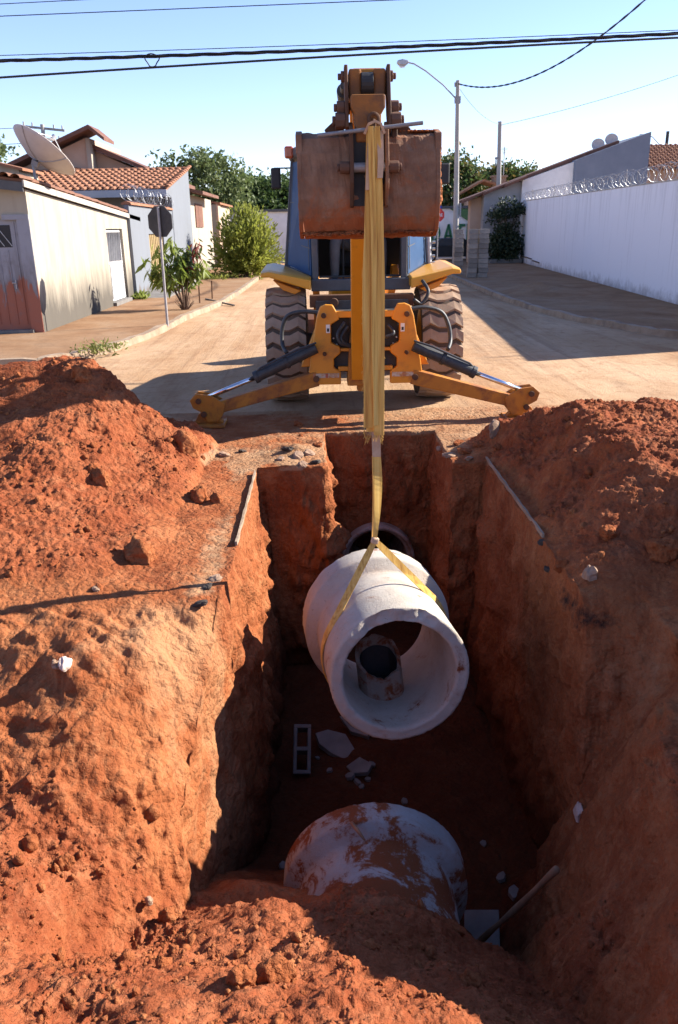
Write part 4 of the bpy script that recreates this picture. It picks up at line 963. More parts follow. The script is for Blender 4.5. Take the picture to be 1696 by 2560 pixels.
# hoses
for s_, pts in ((0, [(.02, 9.3, 1.20), (-.2, 9.35, 1.22), (-.38, 9.4, 1.17), (-.45, 9.4, 1.02), (-.45, 9.35, .85), (-.40, 9.2, .78)]), (1, [(.98, 9.3, 1.22), (1.18, 9.35, 1.24), (1.38, 9.4, 1.18), (1.47, 9.4, 1.03), (1.49, 9.35, .86), (1.44, 9.2, .78)]),
                (2, [(.26, 9.06, 1.12), (.18, 9.0, 1.0), (.22, 8.98, .9), (.32, 9.0, .88)]), (3, [(.30, 9.06, 1.08), (.22, 9.0, .96), (.28, 8.99, .88), (.34, 9.0, .86)]), (4, [(.74, 9.06, 1.08), (.80, 9.0, 1.0), (.70, 8.98, .96)]), (5, [(1.1, 9.7, 1.30), (1.2, 9.75, 1.25), (1.28, 9.78, 1.38), (1.22, 9.9, 1.5)])):
    sp = [Vector(p) for p in pts]; cur = []
    for i in range(len(sp)-1):
        a_, b_, c_, d_ = sp[max(i-1, 0)], sp[i], sp[i+1], sp[min(i+2, len(sp)-1)]
        for k in range(5):
            t_ = k/5; cur.append(.5*((2*b_)+(c_-a_)*t_+(2*a_-5*b_+4*c_-d_)*t_*t_+(3*b_-a_-3*c_+d_)*t_**3))
    cur.append(sp[-1]); m = MB(); m.tube(cur, .024 if s_ < 2 else .02, 10); pt('hose', m, 'hose', bh, 0, smooth=True)
# boom, dipper, linkage, bucket (swung a little to the left of the centre line)
def bxs(yy): return .465-(9.05-yy)*.040
prof = [(9.14, .50), (9.20, .62), (8.98, 1.05), (8.55, 1.75), (7.75, 2.93), (7.52, 3.12), (7.36, 3.11), (7.30, 3.02), (7.50, 2.72), (8.20, 1.62), (8.72, .82), (8.92, .50)]
m = MB(); n = len(prof); vs = []
for s_ in (-1, 1):
    for (yy, zz) in prof: vs.append((bxs(yy)+s_*(.135-.012*(9.05-yy)), yy, zz))
m.add(vs, [tuple(range(n)), tuple(range(2*n-1, n-1, -1))]+[(i, n+i, n+(i+1) % n, (i+1) % n) for i in range(n)])
pt('boom', m, 'orange', bevel=.012)
m = MB(); m.cyl((bxs(8.8), 9.30, 1.0), (bxs(8.3), 8.55, 2.2), .065, 18); m.cyl((bxs(8.3), 8.55, 2.2), (bxs(7.9), 8.05, 2.95), .03, 14); pt('boom_ram', m, 'hose', bevel=.003)
m = MB(); m.cyl((bxs(7.6)-.16, 7.6, 3.05), (bxs(6.6)-.16, 6.6, 3.06), .05, 16); m.cyl((bxs(6.6)-.16, 6.6, 3.06), (bxs(6.3)-.16, 6.1, 3.02), .026, 12); pt('dipper_ram', m, 'hose', bevel=.003)
dx = .29
dp = [(7.62, 3.02), (7.45, 3.14), (6.6, 3.12), (5.30, 2.935), (5.06, 2.95), (5.02, 2.86), (5.06, 2.78), (5.35, 2.70), (6.7, 2.86), (7.45, 2.92)]
m = MB(); n = len(dp); vs = []
for s_ in (-1, 1):
    for (yy, zz) in dp: vs.append((bxs(yy)-.012+s_*.085, yy, zz))
m.add(vs, [tuple(range(n)), tuple(range(2*n-1, n-1, -1))]+[(i, n+i, n+(i+1) % n, (i+1) % n) for i in range(n)])
pt('dipper', m, 'orange_dirty', bevel=.01)
m = MB()
for s_ in (-1, 1): m.bb(dx+s_*.068-.035, dx+s_*.068+.035, 4.98, 5.20, 2.79, 2.935)
m.bb(dx-.10, dx+.10, 5.12, 5.25, 2.80, 2.945); pt('dipper_nose', m, 'rust_orange', bevel=.012)
m = MB(); m.cyl((dx-.034, 5.0, 2.86), (dx+.034, 5.0, 2.86), .058, 20); pt('nose_bush', m, 'black', bevel=.004)
for s_ in (-1, 1):
    m = MB(); m.prism([(4.98, 2.955), (5.06, 2.95), (5.10, 2.86), (5.03, 2.70), (4.93, 2.60), (4.87, 2.63), (4.90, 2.74), (4.95, 2.86)], 0, dx+s_*.118-.010, dx+s_*.118+.010); pt('link_plate', m, 'rust_dark', bevel=.005)
    for (zz, yy, w_, r_) in ((2.735, 4.95, .045, .036), (2.665, 4.92, .055, .044), (2.90, 5.02, .018, .03)):
        m = MB(); m.cyl((dx+s_*.128, yy, zz), (dx+s_*(.128+w_), yy, zz), r_, 8); m.cyl((dx+s_*(.128+w_), yy, zz), (dx+s_*(.145+w_), yy, zz), r_*.6, 8); pt('link_pin', m, 'rust', bevel=.004)
    m = MB(); m.prism([(4.95, 2.695), (5.0, 2.70), (5.10, 2.58), (5.02, 2.52), (4.92, 2.55)], 0, dx+s_*.15-.016, dx+s_*.15+.016); m.box((dx+s_*.19, 4.99, 2.615), (.07, .03, .09), (0, s_*.7, 0)); pt('bucket_bracket', m, 'rust_dark', bevel=.005)
m = MB(); m.prism([(dx-.098, 2.79), (dx+.092, 2.79), (dx+.092, 2.725), (dx+.070, 2.69), (dx+.070, 2.55), (dx-.072, 2.55), (dx-.078, 2.69), (dx-.098, 2.73)], 1, 4.86, 4.96); pt('bucket_link', m, 'rust_orange', bevel=.01)
m = MB(); pts = [(.315+.028*math.cos(a_), 4.835, 2.66+.030*math.sin(a_)) for a_ in np.linspace(-.6, 3.9, 14)]; m.tube(pts, .010, 8); m.cyl((.315, 4.84, 2.62), (.315, 4.86, 2.66), .014, 8); pt('lifting_hook', m, 'rust_dark', bevel=0)
# bucket shell: curved back towards the camera, mouth towards the machine
def bprof(inner):
    o_ = [(5.02, 2.615), (4.93, 2.58), (4.90, 2.50), (4.875, 2.38), (4.87, 2.26), (4.885, 2.16), (4.93, 2.085), (5.02, 2.05), (5.18, 2.045), (5.36, 2.085), (5.50, 2.15)]
    if not inner: return o_
    return [(yy+.018, zz+(.012 if zz < 2.2 else 0)) for yy, zz in o_]
xl, xrr = -.10, .685
m = MB(); op, ip = bprof(0), bprof(1); n = len(op); nx = 28
vs = []
for k in range(nx+1):
    xx = xl+(xrr-xl)*k/nx
    for (yy, zz) in op: vs.append((.2925+(xx-.2925)*(1-.05*max(0, 2.3-zz)/.25), yy, zz))
    for (yy, zz) in ip: vs.append((.2925+(xx-.2925)*(1-.05*max(0, 2.3-zz)/.25), yy, zz))
fs = []
for k in range(nx):
    b0, b1 = k*2*n, (k+1)*2*n
    for i in range(n-1):
        fs += [(b0+i, b0+i+1, b1+i+1, b1+i), (b0+n+i, b1+n+i, b1+n+i+1, b0+n+i+1)]
    fs += [(b0, b1, b1+n, b0+n), (b0+n-1, b0+2*n-1, b1+2*n-1, b1+n-1)]
m.add(vs, fs); bk = m.build('bucket', 'bucket', bh, bevel=0, smooth=False)
bm = bmesh.new(); bm.from_mesh(bk.data); bmesh.ops.subdivide_edges(bm, edges=bm.edges[:], cuts=1, use_grid_fill=True); bm.to_mesh(bk.data); bm.free(); rough_mesh(bk, .009, 7, 3, .006, 26)
for s_, xx in ((-1, xl), (1, xrr)):
    m = MB(); poly = bprof(0)+[(5.30, 2.50)]; m.prism(poly, 0, xx-.012, xx+.012); m.prism([(5.04, 2.63), (4.915, 2.60), (4.905, 2.50), (4.99, 2.52)], 0, xx-.018, xx+.018); m.build('bucket_side', 'bucket', bk, bevel=.004)
# caked earth on the edges
def cake(name, c, s3, seed):
    v = IV2*(1+.3*fbm(IV2*2+seed, 3, seed))[:, None]*np.array(s3); t = MB(); t.add([tuple(q+np.array(c)) for q in v], [tuple(f) for f in IF2]); return t.build(name, 'soil', bk)
rr = random.Random(2)
for k in range(9): cake('caked_soil', (xrr+.012, 4.94+rr.uniform(0, .05), 2.16+.045*k), (.012+.010*math.exp(-((k-3)/2)**2), .04, .035), k)
for k in range(8): cake('caked_soil', (xl-.006, 4.93+rr.uniform(0, .05), 2.12+.055*k), (.008, .04, .035), k+20)
for k in range(22): cake('caked_soil', (xl+.03+.034*k, 4.95, 2.072+rr.uniform(-.004, .006)), (.03, .04, .014), k+40)
for k in range(12): cake('caked_soil', (.43+.022*k, 5.0, 2.615), (.018, .03, .008), k+70)
for xx in (-.02, .14, .30, .46, .61):
    m = MB(); m.prism([(5.42, 2.10), (5.64, 2.215), (5.63, 2.225), (5.42, 2.15)], 0, xx-.03, xx+.03); m.build('tooth', 'rust_dark', bk, bevel=.004)
for s_ in (-1, 1):
    m = MB(); m.prism([(4.92, 2.66), (4.84, 2.62), (4.795, 2.45), (4.80, 2.34), (4.85, 2.22), (4.90, 2.20), (4.90, 2.55)], 0, dx+s_*.098-.011, dx+s_*.098+.011); m.build('bucket_ear', 'rust_dark' if s_ < 0 else 'bucket', bk, bevel=.005)
    m = MB(); m.cyl((dx+s_*.11, 4.83, 2.42), (dx+s_*.165, 4.83, 2.42), .032, 12); m.cyl((dx+s_*.165, 4.83, 2.42), (dx+s_*.18, 4.83, 2.42), .02, 12); m.build('ear_pin', 'rust', bk, bevel=.004)
m = MB(); m.cyl((dx-.10, 4.83, 2.42), (dx+.10, 4.83, 2.42), .026, 14); m.build('ear_pin', 'bar', bk)
m = MB(); m.bb(dx-.086, dx+.086, 4.868, 4.90, 2.22, 2.60); m.build('hinge_recess', 'black', bk)
# steel bar through the sling eye
m = MB(); m.cyl((.005, 4.80, 2.582), (.582, 4.80, 2.636), .0105, 12); o = m.build('steel_bar', 'bar', smooth=False); tag(o, 'straight grey steel bar pushed through the top of the sling', 'bar')

# ------------------------------------------------------------------ operator (seated, facing the trench)
def person():
    vs = [((.49, 10.98, 1.93), .15), ((.49, 10.99, 2.12), .145), ((.49, 10.97, 2.34), .165), ((.49, 10.97, 2.46), .11), ((.49, 10.95, 2.54), .055), ((.49, 10.93, 2.64), .085), ((.49, 10.92, 2.74), .085)]
    ed = [(i, i+1) for i in range(6)]
    for s_ in (-1, 1):
        b = len(vs)
        vs += [((.49+s_*.12, 10.93, 1.91), .095), ((.49+s_*.29, 10.56, 1.98), .078), ((.49+s_*.30, 10.55, 1.72), .066), ((.49+s_*.30, 10.57, 1.52), .052), ((.49+s_*.31, 10.44, 1.475), .042)]
        ed += [(0, b), (b, b+1), (b+1, b+2), (b+2, b+3), (b+3, b+4)]
        b = len(vs)
        vs += [((.49+s_*.19, 10.97, 2.40), .065), ((.49+s_*.27, 10.86, 2.20), .052), ((.49+s_*.12, 10.66, 2.13), .036), ((.49+s_*.08, 10.59, 2.12), .034)]
        ed += [(3, b), (b, b+1), (b+1, b+2), (b+2, b+3)]
        hb = b+3; hx = .49+s_*.08
        for k, dxx in enumerate((-.03, -.011, .009, .028)):
            b = len(vs); vs += [((hx+dxx, 10.565, 2.115), .0095), ((hx+dxx, 10.545, 2.10), .009), ((hx+dxx, 10.555, 2.08), .008)]; ed += [(hb, b), (b, b+1), (b+1, b+2)]
        b = len(vs); vs += [((hx-s_*.035, 10.585, 2.13), .010), ((hx-s_*.03, 10.565, 2.14), .009)]; ed += [(hb, b), (b, b+1)]
    me_ = bpy.data.meshes.new('person'); me_.from_pydata([v[0] for v in vs], ed, []); o = bpy.data.objects.new('person_rig', me_); C.objects.link(o)
    sk = o.modifiers.new('skin', 'SKIN'); ss_ = o.modifiers.new('sub', 'SUBSURF'); ss_.levels = 2; ss_.render_levels = 2
    bpy.context.view_layer.update()
    for i, v in enumerate(vs): me_.skin_vertices[0].data[i].radius = (v[1], v[1])
    me_.skin_vertices[0].data[0].use_root = True
    dg = bpy.context.evaluated_depsgraph_get(); m2 = bpy.data.meshes.new_from_object(o.evaluated_get(dg)); bpy.data.objects.remove(o)
    for k in ('trousers', 'shirt', 'skin', 'black'): m2.materials.append(M[k])
    for p_ in m2.polygons:
        c_ = p_.center
        p_.material_index = 3 if c_.z < 1.53 else (0 if (c_.z < 2.03 and c_.y > 10.3 and not (c_.z > 2.0 and abs(c_.x-.49) < .2)) else (2 if (c_.z > 2.5 or (c_.y < 10.72 and c_.z > 2.03)) else 1)); p_.use_smooth = True
    po = bpy.data.objects.new('person', m2); C.objects.link(po)
    tag(po, 'operator in charcoal trousers and blue shirt seated in the digger cab', 'person')
    # face and hair
    t = MB(); v = IV2*np.array([.088, .098, .085]); keep = [tuple(q+np.array([.49, 10.945, 2.72])) for q in v]; f_ = [tuple(f) for f in IF2 if np.mean(IV2[list(f), 2]) > .05 or np.mean(IV2[list(f), 1]) > .35]
    t.add(keep, f_); t.build('hair', 'black', po, smooth=True)
    for s_ in (-1, 1):
        t = MB(); t.add([tuple(q*.011+np.array([.49+s_*.032, 10.845, 2.67])) for q in IV], [tuple(f) for f in IF]); t.build('eye', 'black', po)
        t = MB(); t.add([tuple(q*np.array([.012, .02, .03])+np.array([.49+s_*.086, 10.94, 2.66])) for q in IV], [tuple(f) for f in IF]); t.build('ear', 'skin', po)
    t = MB(); t.add([(.475, 10.85, 2.63), (.505, 10.85, 2.63), (.49, 10.825, 2.635), (.49, 10.85, 2.68)], [(0, 1, 2), (1, 3, 2), (3, 0, 2), (0, 3, 1)]); t.build('nose', 'skin', po)
    t = MB(); t.bb(.468, .512, 10.84, 10.855, 2.600, 2.608); t.build('mouth', 'tail', po)
    return po
person()

# ------------------------------------------------------------------ houses and walls, left side of the street
GZ = .10
def tile_mesh(w=.22, l=.42, r=.075):
    """one clay barrel tile, local x across, y up the slope"""
    t = MB(); n = 6; vs = []
    for k in range(2):
        rr_ = 1.0 if k == 0 else .86
        for i in range(n+1):
            a_ = math.pi*i/n; vs.append((-math.cos(a_)*w/2*rr_, k*l, math.sin(a_)*r*rr_+(.0 if k else .012)))
    for k in range(2):
        for i in range(n+1):
            q_ = vs[k*(n+1)+i]; vs.append((q_[0]*.86, q_[1], q_[2]*.84-.006))
    m_ = n+1; fs = []
    for i in range(n):
        fs += [(i, i+1, m_+i+1, m_+i), (2*m_+i, 3*m_+i, 3*m_+i+1, 2*m_+i+1), (i, 2*m_+i, 2*m_+i+1, i+1)]
    t.add(vs, fs); me_ = bpy.data.meshes.new('tile'); me_.from_pydata(t.v, [], t.f); me_.materials.append(M['tile']); return me_
TILE = tile_mesh(); TILE_D = TILE.copy(); TILE_D.materials[0] = M['tile_dark']
def tile_field(roof, origin, ux, uy, cols, rows, dx_, dy_, mesh=TILE, off=.02):
    """origin: eave corner (world); ux along the eave, uy up the slope"""
    ux, uy = Vector(ux).normalized(), Vector(uy).normalized(); uz = ux.cross(uy)
    if uz.z < 0: ux = -ux; origin = Vector(origin)-ux*cols*dx_; uz = ux.cross(uy)
    base = Matrix((ux, uy, uz)).transposed(); o0 = ORI.get(roof.name, Vector((0, 0, 0))); rr_ = random.Random(cols*rows)
    for j in range(rows):
        for i in range(cols):
            p_ = Vector(origin)+ux*((i+.5)*dx_)+uy*(j*dy_)+uz*(off+.004*(j % 2)+rr_.uniform(-.006, .006))
            o = bpy.data.objects.new('tile', mesh); C.objects.link(o); o.parent = roof
            o.matrix_local = Matrix.Translation(p_-o0) @ (base @ Euler((rr_.uniform(-.02, .02), 0, rr_.uniform(-.03, .03))).to_matrix()).to_4x4()

# H1: cream corner house with the side wall along the street
h1 = thing('corner_house', 'stained cream corner house with clay tile verge and rusty metal gate', 'house', (-6.0, 17.8, GZ))
WX = -6.0
m = MB()
def zv(yy): return 2.98-.052*(yy-17.8)
# side wall with the opening of the white gate between y=24.05 and 26.0
m.prism([(17.8, GZ), (24.05, GZ), (24.05, zv(24.05)), (17.8, zv(17.8))], 0, WX-.16, WX)
m.prism([(26.0, GZ), (26.75, GZ), (26.75, zv(26.75)), (26.0, zv(26.0))], 0, WX-.16, WX)
m.prism([(24.05, 2.22), (26.0, 2.22), (26.0, zv(26.0)), (24.05, zv(24.05))], 0, WX-.16, WX)
m.bb(-6.55, -6.161, 17.801, 17.96, 2.42, 3.0); m.bb(-9.5, -7.75, 17.8, 17.96, GZ, 3.2); m.bb(-7.75, -6.55, 17.8, 17.96, 2.42, 3.1)
m.build('wall', 'cream', h1)
m = MB(); m.bb(-9.5, -6.18, 24.0, 26.8, GZ, 2.3); m.build('back_room', 'mid_grey', h1)
m = MB(); m.bb(-6.26, -6.003, 17.78, 17.86, GZ, 2.48); m.bb(-6.55, -6.003, 17.77, 17.83, 2.40, 2.50); m.build('gate_post', 'peel', h1)
g1 = MB(); g1.bb(-7.75, -6.27, 17.86, 17.90, .16, 2.40); gate = g1.build('metal_gate', 'peel', h1)
for k in range(7):
    m = MB(); xx = -6.36-.19*k; m.bb(xx-.012, xx+.012, 17.845, 17.862, .28, 2.36 if not 1 <= k <= 3 else 1.80); m.build('rib', 'peel', gate)
m = MB(); m.bb(-7.02, -6.44, 17.853, 17.859, 1.86, 2.30); m.build('gate_window', 'black', gate)
for k in range(4):
    m = MB(); m.beam((-6.44-.16*k, 17.848, 1.88), (-6.72-.16*k, 17.848, 2.29), .012, .02, upv=(0, 1, 0)); m.build('window_bar', 'galv', gate)
m = MB(); m.bb(-6.47, -6.455, 17.80, 17.852, 1.02, 1.20); m.cyl((-6.46, 17.80, 1.14), (-6.54, 17.80, 1.14), .012, 8); m.build('handle', 'galv', gate)
m = MB(); m.bb(-7.8, -6.2, 17.70, 17.95, .10, .165); m.build('door_step', 'concrete', h1)
# white slatted gate in the side wall
wgm = MB(); wgm.bb(-6.10, -6.07, 24.10, 24.14, .22, 2.18); wgm.bb(-6.10, -6.07, 25.90, 25.94, .22, 2.18); wgm.bb(-6.10, -6.07, 24.14, 25.90, .22, .27); wgm.bb(-6.10, -6.07, 24.14, 25.90, 1.25, 1.30); wgm.bb(-6.10, -6.07, 24.14, 25.90, 2.13, 2.18)
wg = wgm.build('side_gate', 'white', h1)
for k in range(8):
    m = MB(); yy = 24.24+.215*k; m.bb(-6.095, -6.06, yy-.055, yy+.055, .27, 1.25); m.build('slat', 'white', wg)
for k in range(9):
    m = MB(); yy = 24.10+.22*k
    m.beam((-6.08, max(24.14, yy-.1), 1.32), (-6.08, min(25.9, yy+.35), 2.12), .012, .05, upv=(1, 0, 0)); m.build('louvre', 'galv', wg)
m = MB(); m.bb(-6.12, -5.9, 24.0, 26.05, .10, .20); m.build('gate_sill', 'concrete', h1)
# roof slab, fascia, tiles
m = MB(); A_ = lambda xx, yy: 3.0+.13*(-5.98-xx)-.052*(yy-17.8)
vs = [(xx, yy, A_(xx, yy)+dz) for dz in (.10, .15) for (xx, yy) in ((-5.93, 17.55), (-5.93, 28.0), (-10.5, 28.0), (-10.5, 17.55))]
m.add(vs, [(0, 1, 2, 3), (7, 6, 5, 4), (0, 4, 5, 1), (1, 5, 6, 2), (2, 6, 7, 3), (3, 7, 4, 0)]); rf = m.build('roof', 'tile_dark', h1)
m = MB(); m.prism([(17.5, zv(17.5)+.02), (28.35, zv(28.35)+.02), (28.35, zv(28.35)+.145), (17.5, zv(17.5)+.145)], 0, -5.935, -5.90); m.build('fascia_board', 'fascia', rf)
m = MB(); m.prism([(-10.5, 3.50), (-5.94, 2.92), (-5.94, 3.10), (-10.5, 3.68)], 1, 17.50, 17.54); m.build('front_fascia', 'cabframe', rf)
sl_ = Vector((0, -1, .052))
tile_field(rf, (-5.94, 28.3, A_(-5.94, 28.3)+.15), (-1, 0, .13), sl_, 2, 29, .21, .375, TILE_D)
tile_field(rf, (-6.36, 18.85, A_(-6.36, 18.85)+.15), (-1, 0, .13), sl_, 14, 3, .24, .40, TILE_D)
# satellite dish on H1
ds = thing('satellite_dish', 'large faded satellite dish tilted skywards on the corner house roof', 'dish', (-6.12, 19.0, 3.1))
m = MB(); rd = .73; nr_ = 10
prof = [(rd*k/nr_, .26*(k/nr_)**2) for k in range(nr_+1)]; prof2 = [(r_, t_-.012) for r_, t_ in prof[::-1]]
m.lathe(prof+prof2, (0, 0, 0), 'Z', 40, closed=True); dn_ = Vector((.52, .40, .75)).normalized(); qd = dn_.to_track_quat('Z', 'Y')
do = m.build('reflector', 'dish', ds, local=True, smooth=True); do.location = Vector((-5.95, 19.0, 3.72))-Vector((-6.12, 19.0, 3.1))-dn_*.13; do.rotation_euler = qd.to_euler()
for k in range(4):
    a_ = k*math.pi/2+.4; m = MB(); m.tube([(rd*t_*math.cos(a_), rd*t_*math.sin(a_), .26*t_*t_-.02) for t_ in (.05, .3, .6, .85, .99)], .010, 6); m.build('rib', 'post', do, local=True)
for k in range(3):
    a_ = k*2.1; m = MB(); m.cyl((rd*.9*math.cos(a_), rd*.9*math.sin(a_), .21), (0, 0, .62), .008, 6); m.build('feed_arm', 'galv', do, local=True)
m = MB(); m.cyl((0, 0, .56), (0, 0, .66), .05, 12); m.build('feed_horn', 'galv', do, local=True)
m = MB(); m.cyl((-6.13, 19.0, 3.02), (-6.16, 19.02, 3.52), .032, 12); m.box((-6.10, 19.0, 3.56), (.14, .10, .12), (.3, .5, 0)); m.build('mast', 'post', ds)

# boundary wall with beige gate, razor wire
bw = thing('boundary_wall', 'pale blue-grey boundary wall with beige gate under coiled razor wire', 'wall', (-5.9, 29, GZ))
m = MB(); m.bb(-6.06, -5.9, 26.78, 29.5, GZ, 2.92); m.bb(-6.06, -5.9, 32.3, 34.6, GZ, 2.90); m.bb(-6.06, -5.9, 29.5, 32.3, 2.05, 2.91); m.build('wall', 'grey_wall', bw)
m = MB(); m.bb(-6.0, -5.96, 29.5, 32.3, .30, 2.05); bg_ = m.build('gate', 'beige', bw)
for k in range(9):
    m = MB(); yy = 29.65+.31*k; m.bb(-5.962, -5.94, yy-.02, yy+.02, .32, 2.03); m.build('gate_rib', 'beige', bg_)
m = MB(); m.prism([(26.9, .10), (34.5, .10), (34.0, .42), (29.0, .30)], 0, -5.895, -4.9); ramp_ = m.build('entrance_ramp', 'concrete', bw)
for k in range(26):
    m = MB(); yy = 26.95+.295*k; m.prism([(-6.14, 2.93), (-5.82, 2.93), (-5.84, 2.99), (-5.98, 3.04), (-6.12, 2.99)], 1, yy-.14, yy+.14); m.build('coping_tile', 'tile', bw)
def coil(name, a_, b_, r_, turns, label, wr=.011, zfun=None):
    a_, b_ = Vector(a_), Vector(b_); d_ = (b_-a_).normalized(); s_ = d_.cross(Vector((0, 0, 1))).normalized(); u_ = s_.cross(d_)
    n_ = turns*12; rr_ = random.Random(turns); pts = []
    for k in range(n_+1):
        t_ = k/n_; an = 2*math.pi*k/12; j = 1+.12*math.sin(k*.37)+.05*math.sin(k*1.3)
        pts.append(a_.lerp(b_, t_)+(s_*math.cos(an)+u_*math.sin(an))*r_*j+d_*.06*math.sin(k*.21))
    t = thing(name, label, 'razor wire', tuple(a_-Vector((0, 0, r_))))
    m = MB(); m.tube(pts, wr, 4); m.build('coil', 'razor', t)
    m = MB()
    for k in range(0, n_, 3):
        p_ = pts[k]; dd = (pts[k+1]-pts[k]).normalized(); m.beam(p_-dd*.02, p_+dd*.02, .003, .024)
    tag(m.build('blades', 'razor', t), kind='stuff'); return t
coil('razor_wire', (-5.98, 27.2, 3.28), (-5.98, 34.3, 3.26), .25, 22, 'razor wire coil above the pale blue-grey wall behind the octagonal sign', .006)
for yy in (27.4, 30.7, 34.0):
    pass
# H2: grey house with clay roof
h2 = thing('grey_house', 'pale grey house with clay tile roof behind the razor wire', 'house', (-5.9, 36, GZ))
m = MB(); m.prism([(34.6, GZ), (39.6, GZ), (39.6, 4.70), (33.6, 3.62), (33.6, 3.40), (34.6, 3.40)], 0, -6.1, -5.88); m.build('side_wall', 'grey_wall', h2)
m = MB(); m.bb(-15, -6.1, 34.9, 35.05, GZ, 3.85); m.build('front_wall', 'mid_grey', h2)
m = MB(); m.bb(-8.4, -7.3, 34.86, 34.90, 1.0, 2.7); wdo = m.build('window', 'glass', h2); m = MB(); m.bb(-8.5, -7.2, 34.83, 34.895, .9, .99); m.build('sill', 'fascia', wdo)
m = MB(); m.bb(-7.05, -6.93, 34.0, 34.12, GZ, 3.4); m.build('porch_post', 'fascia', h2)
m = MB(); m.prism([(33.4, 3.60), (39.7, 4.74), (39.7, 4.80), (33.4, 3.66)], 0, -15.5, -5.86); rf2 = m.build('roof', 'tile_dark', h2)
m = MB(); m.bb(-15.5, -5.84, 33.36, 33.40, 3.40, 3.66); m.build('fascia_board', 'grey_fascia', rf2)
us2 = Vector((0, 6.3, 1.14)).normalized()
tile_field(rf2, (-15.2, 33.36, 3.67), (1, 0, 0), us2, 33, 9, .285, .70)
for k in range(33):
    o = bpy.data.objects.new('ridge_tile', TILE); C.objects.link(o); o.parent = rf2; o.scale = (1.1, .7, 1.1); o.location = Vector((-15.3+.287*k, 39.7, 4.80))-ORI[rf2.name]; o.rotation_euler = (0, 0, -math.pi/2)
tile_field(rf2, (-5.93, 33.36, 3.72), (1, 0, 0), us2, 1, 14, .26, .46)
# security camera on the fascia
m = MB(); m.tube([(-12.0, 33.35, 3.4), (-12.0, 33.2, 3.25), (-11.9, 33.1, 3.2)], .03, 8); m.box((-11.75, 33.1, 3.2), (.34, .13, .12), (0, .25, 0)); o = m.build('security_camera', 'black'); tag(o, 'small black camera below the grey house fascia', 'camera')
# H3: peach house with raised gable behind
h3 = thing('gabled_house', 'peach house with raised brown gable roof behind the clay roof', 'house', (-11, 41, GZ))
m = MB(); m.prism([(-15.2, GZ), (-10.5, GZ), (-10.5, 6.25), (-15.2, 4.35)], 1, 40.4, 47); m.build('wall', 'pink', h3)
m = MB(); m.prism([(-10.48, GZ), (-7.2, GZ), (-7.2, 4.35), (-10.48, 5.75)], 1, 41.2, 47.0); m.build('wing_wall', 'pink', h3)
m = MB(); m.bb(-10.55, -10.35, 40.3, 41.2, GZ, 6.2); m.build('corner_pier', 'cream2', h3)
m = MB(); m.prism([(-16.0, 4.20), (-10.2, 6.52), (-9.55, 6.02), (-9.55, 6.17), (-10.2, 6.70), (-16.0, 4.38)], 1, 39.7, 41.6); m.build('roof', 'eavewood', h3)
m = MB(); m.prism([(-10.34, 5.80), (-6.7, 4.25), (-6.7, 4.42), (-10.34, 5.98)], 1, 40.7, 47.3); m.build('wing_roof', 'eavewood', h3)
# small pale wall at the far left
fl = thing('far_left_house', 'weathered pale house corner behind the dish at the left edge', 'house', (-15, 30, GZ))
m = MB(); m.prism([(-16, GZ), (-10.4, GZ), (-10.4, 4.25), (-12.2, 4.70), (-16, 5.6)], 1, 30.5, 32.5); m.build('wall', 'cream', fl)
m = MB(); m.prism([(-16, 5.6), (-10.2, 4.2), (-10.2, 4.28), (-16, 5.7)], 1, 30.3, 32.6); m.build('roof', 'tile', fl)
# H4: cream houses further along
h4 = thing('cream_house', 'sunlit cream house with brown eave beyond the grey house', 'house', (-6.1, 45, GZ))
m = MB(); m.bb(-12, -6.05, 40.0, 48.5, GZ, 3.75); m.build('wall', 'cream2', h4)
m = MB(); m.prism([(-12, 5.0), (-5.3, 3.72), (-5.3, 3.86), (-12, 5.15)], 1, 39.8, 46.0); r4 = m.build('roof', 'eavewood', h4)
m = MB(); m.bb(-6.04, -6.0, 42.0, 44.5, 2.3, 3.4); m.build('window', 'eavewood', h4)
h5 = thing('cream_house', 'farther cream house with tiled coping seen beside the green bush', 'house', (-6, 53, GZ))
m = MB(); m.bb(-12, -5.8, 49.2, 56, GZ, 3.55); m.build('wall', 'cream2', h5)
m = MB(); m.bb(-5.86, -5.74, 49.15, 50.4, GZ, 3.65); m.build('pilaster', 'pink', h5)
m = MB(); m.prism([(-12, 4.4), (-5.6, 3.55), (-5.6, 3.65), (-12, 4.5)], 1, 49.1, 56.2); m.build('roof', 'tile', h5)

# ------------------------------------------------------------------ right side of the street
ww = thing('white_wall', 'long white rain-streaked boundary wall along the right pavement', 'wall', (9.2, 21, GZ))
wa, wb = Vector((8.62, 14.5, 0)), Vector((11.62, 48.4, 0))
m = MB(); d_ = (wb-wa).normalized(); nrm = Vector((d_.y, -d_.x, 0)); n_ = 30; vs = []
for k in range(n_+1):
    p_ = wa.lerp(wb, k/n_); zt = 3.06+.32*(k/n_)+.01*math.sin(k*2.1)
    vs += [(p_.x, p_.y, GZ-.05), (p_.x, p_.y, zt), (p_.x+nrm.x*.18, p_.y+nrm.y*.18, zt), (p_.x+nrm.x*.18, p_.y+nrm.y*.18, GZ-.05)]
m.add(vs, [(k*4+i, k*4+(i+1) % 4, k*4+4+(i+1) % 4, k*4+4+i) for k in range(n_) for i in range(4)]+[(0, 1, 2, 3), (n_*4+3, n_*4+2, n_*4+1, n_*4)])
m.build('wall', 'white_wall', ww)
m = MB()
for k in range(60):
    p_ = wa.lerp(wb, (k+.5)/60); m.beam(wa.lerp(wb, k/60)+Vector((nrm.x*.09, nrm.y*.09, 3.065+.32*k/60)), wa.lerp(wb, (k+.97)/60)+Vector((nrm.x*.09, nrm.y*.09, 3.065+.32*(k+1)/60)), .20, .03)
m.build('coping', 'fascia', ww)
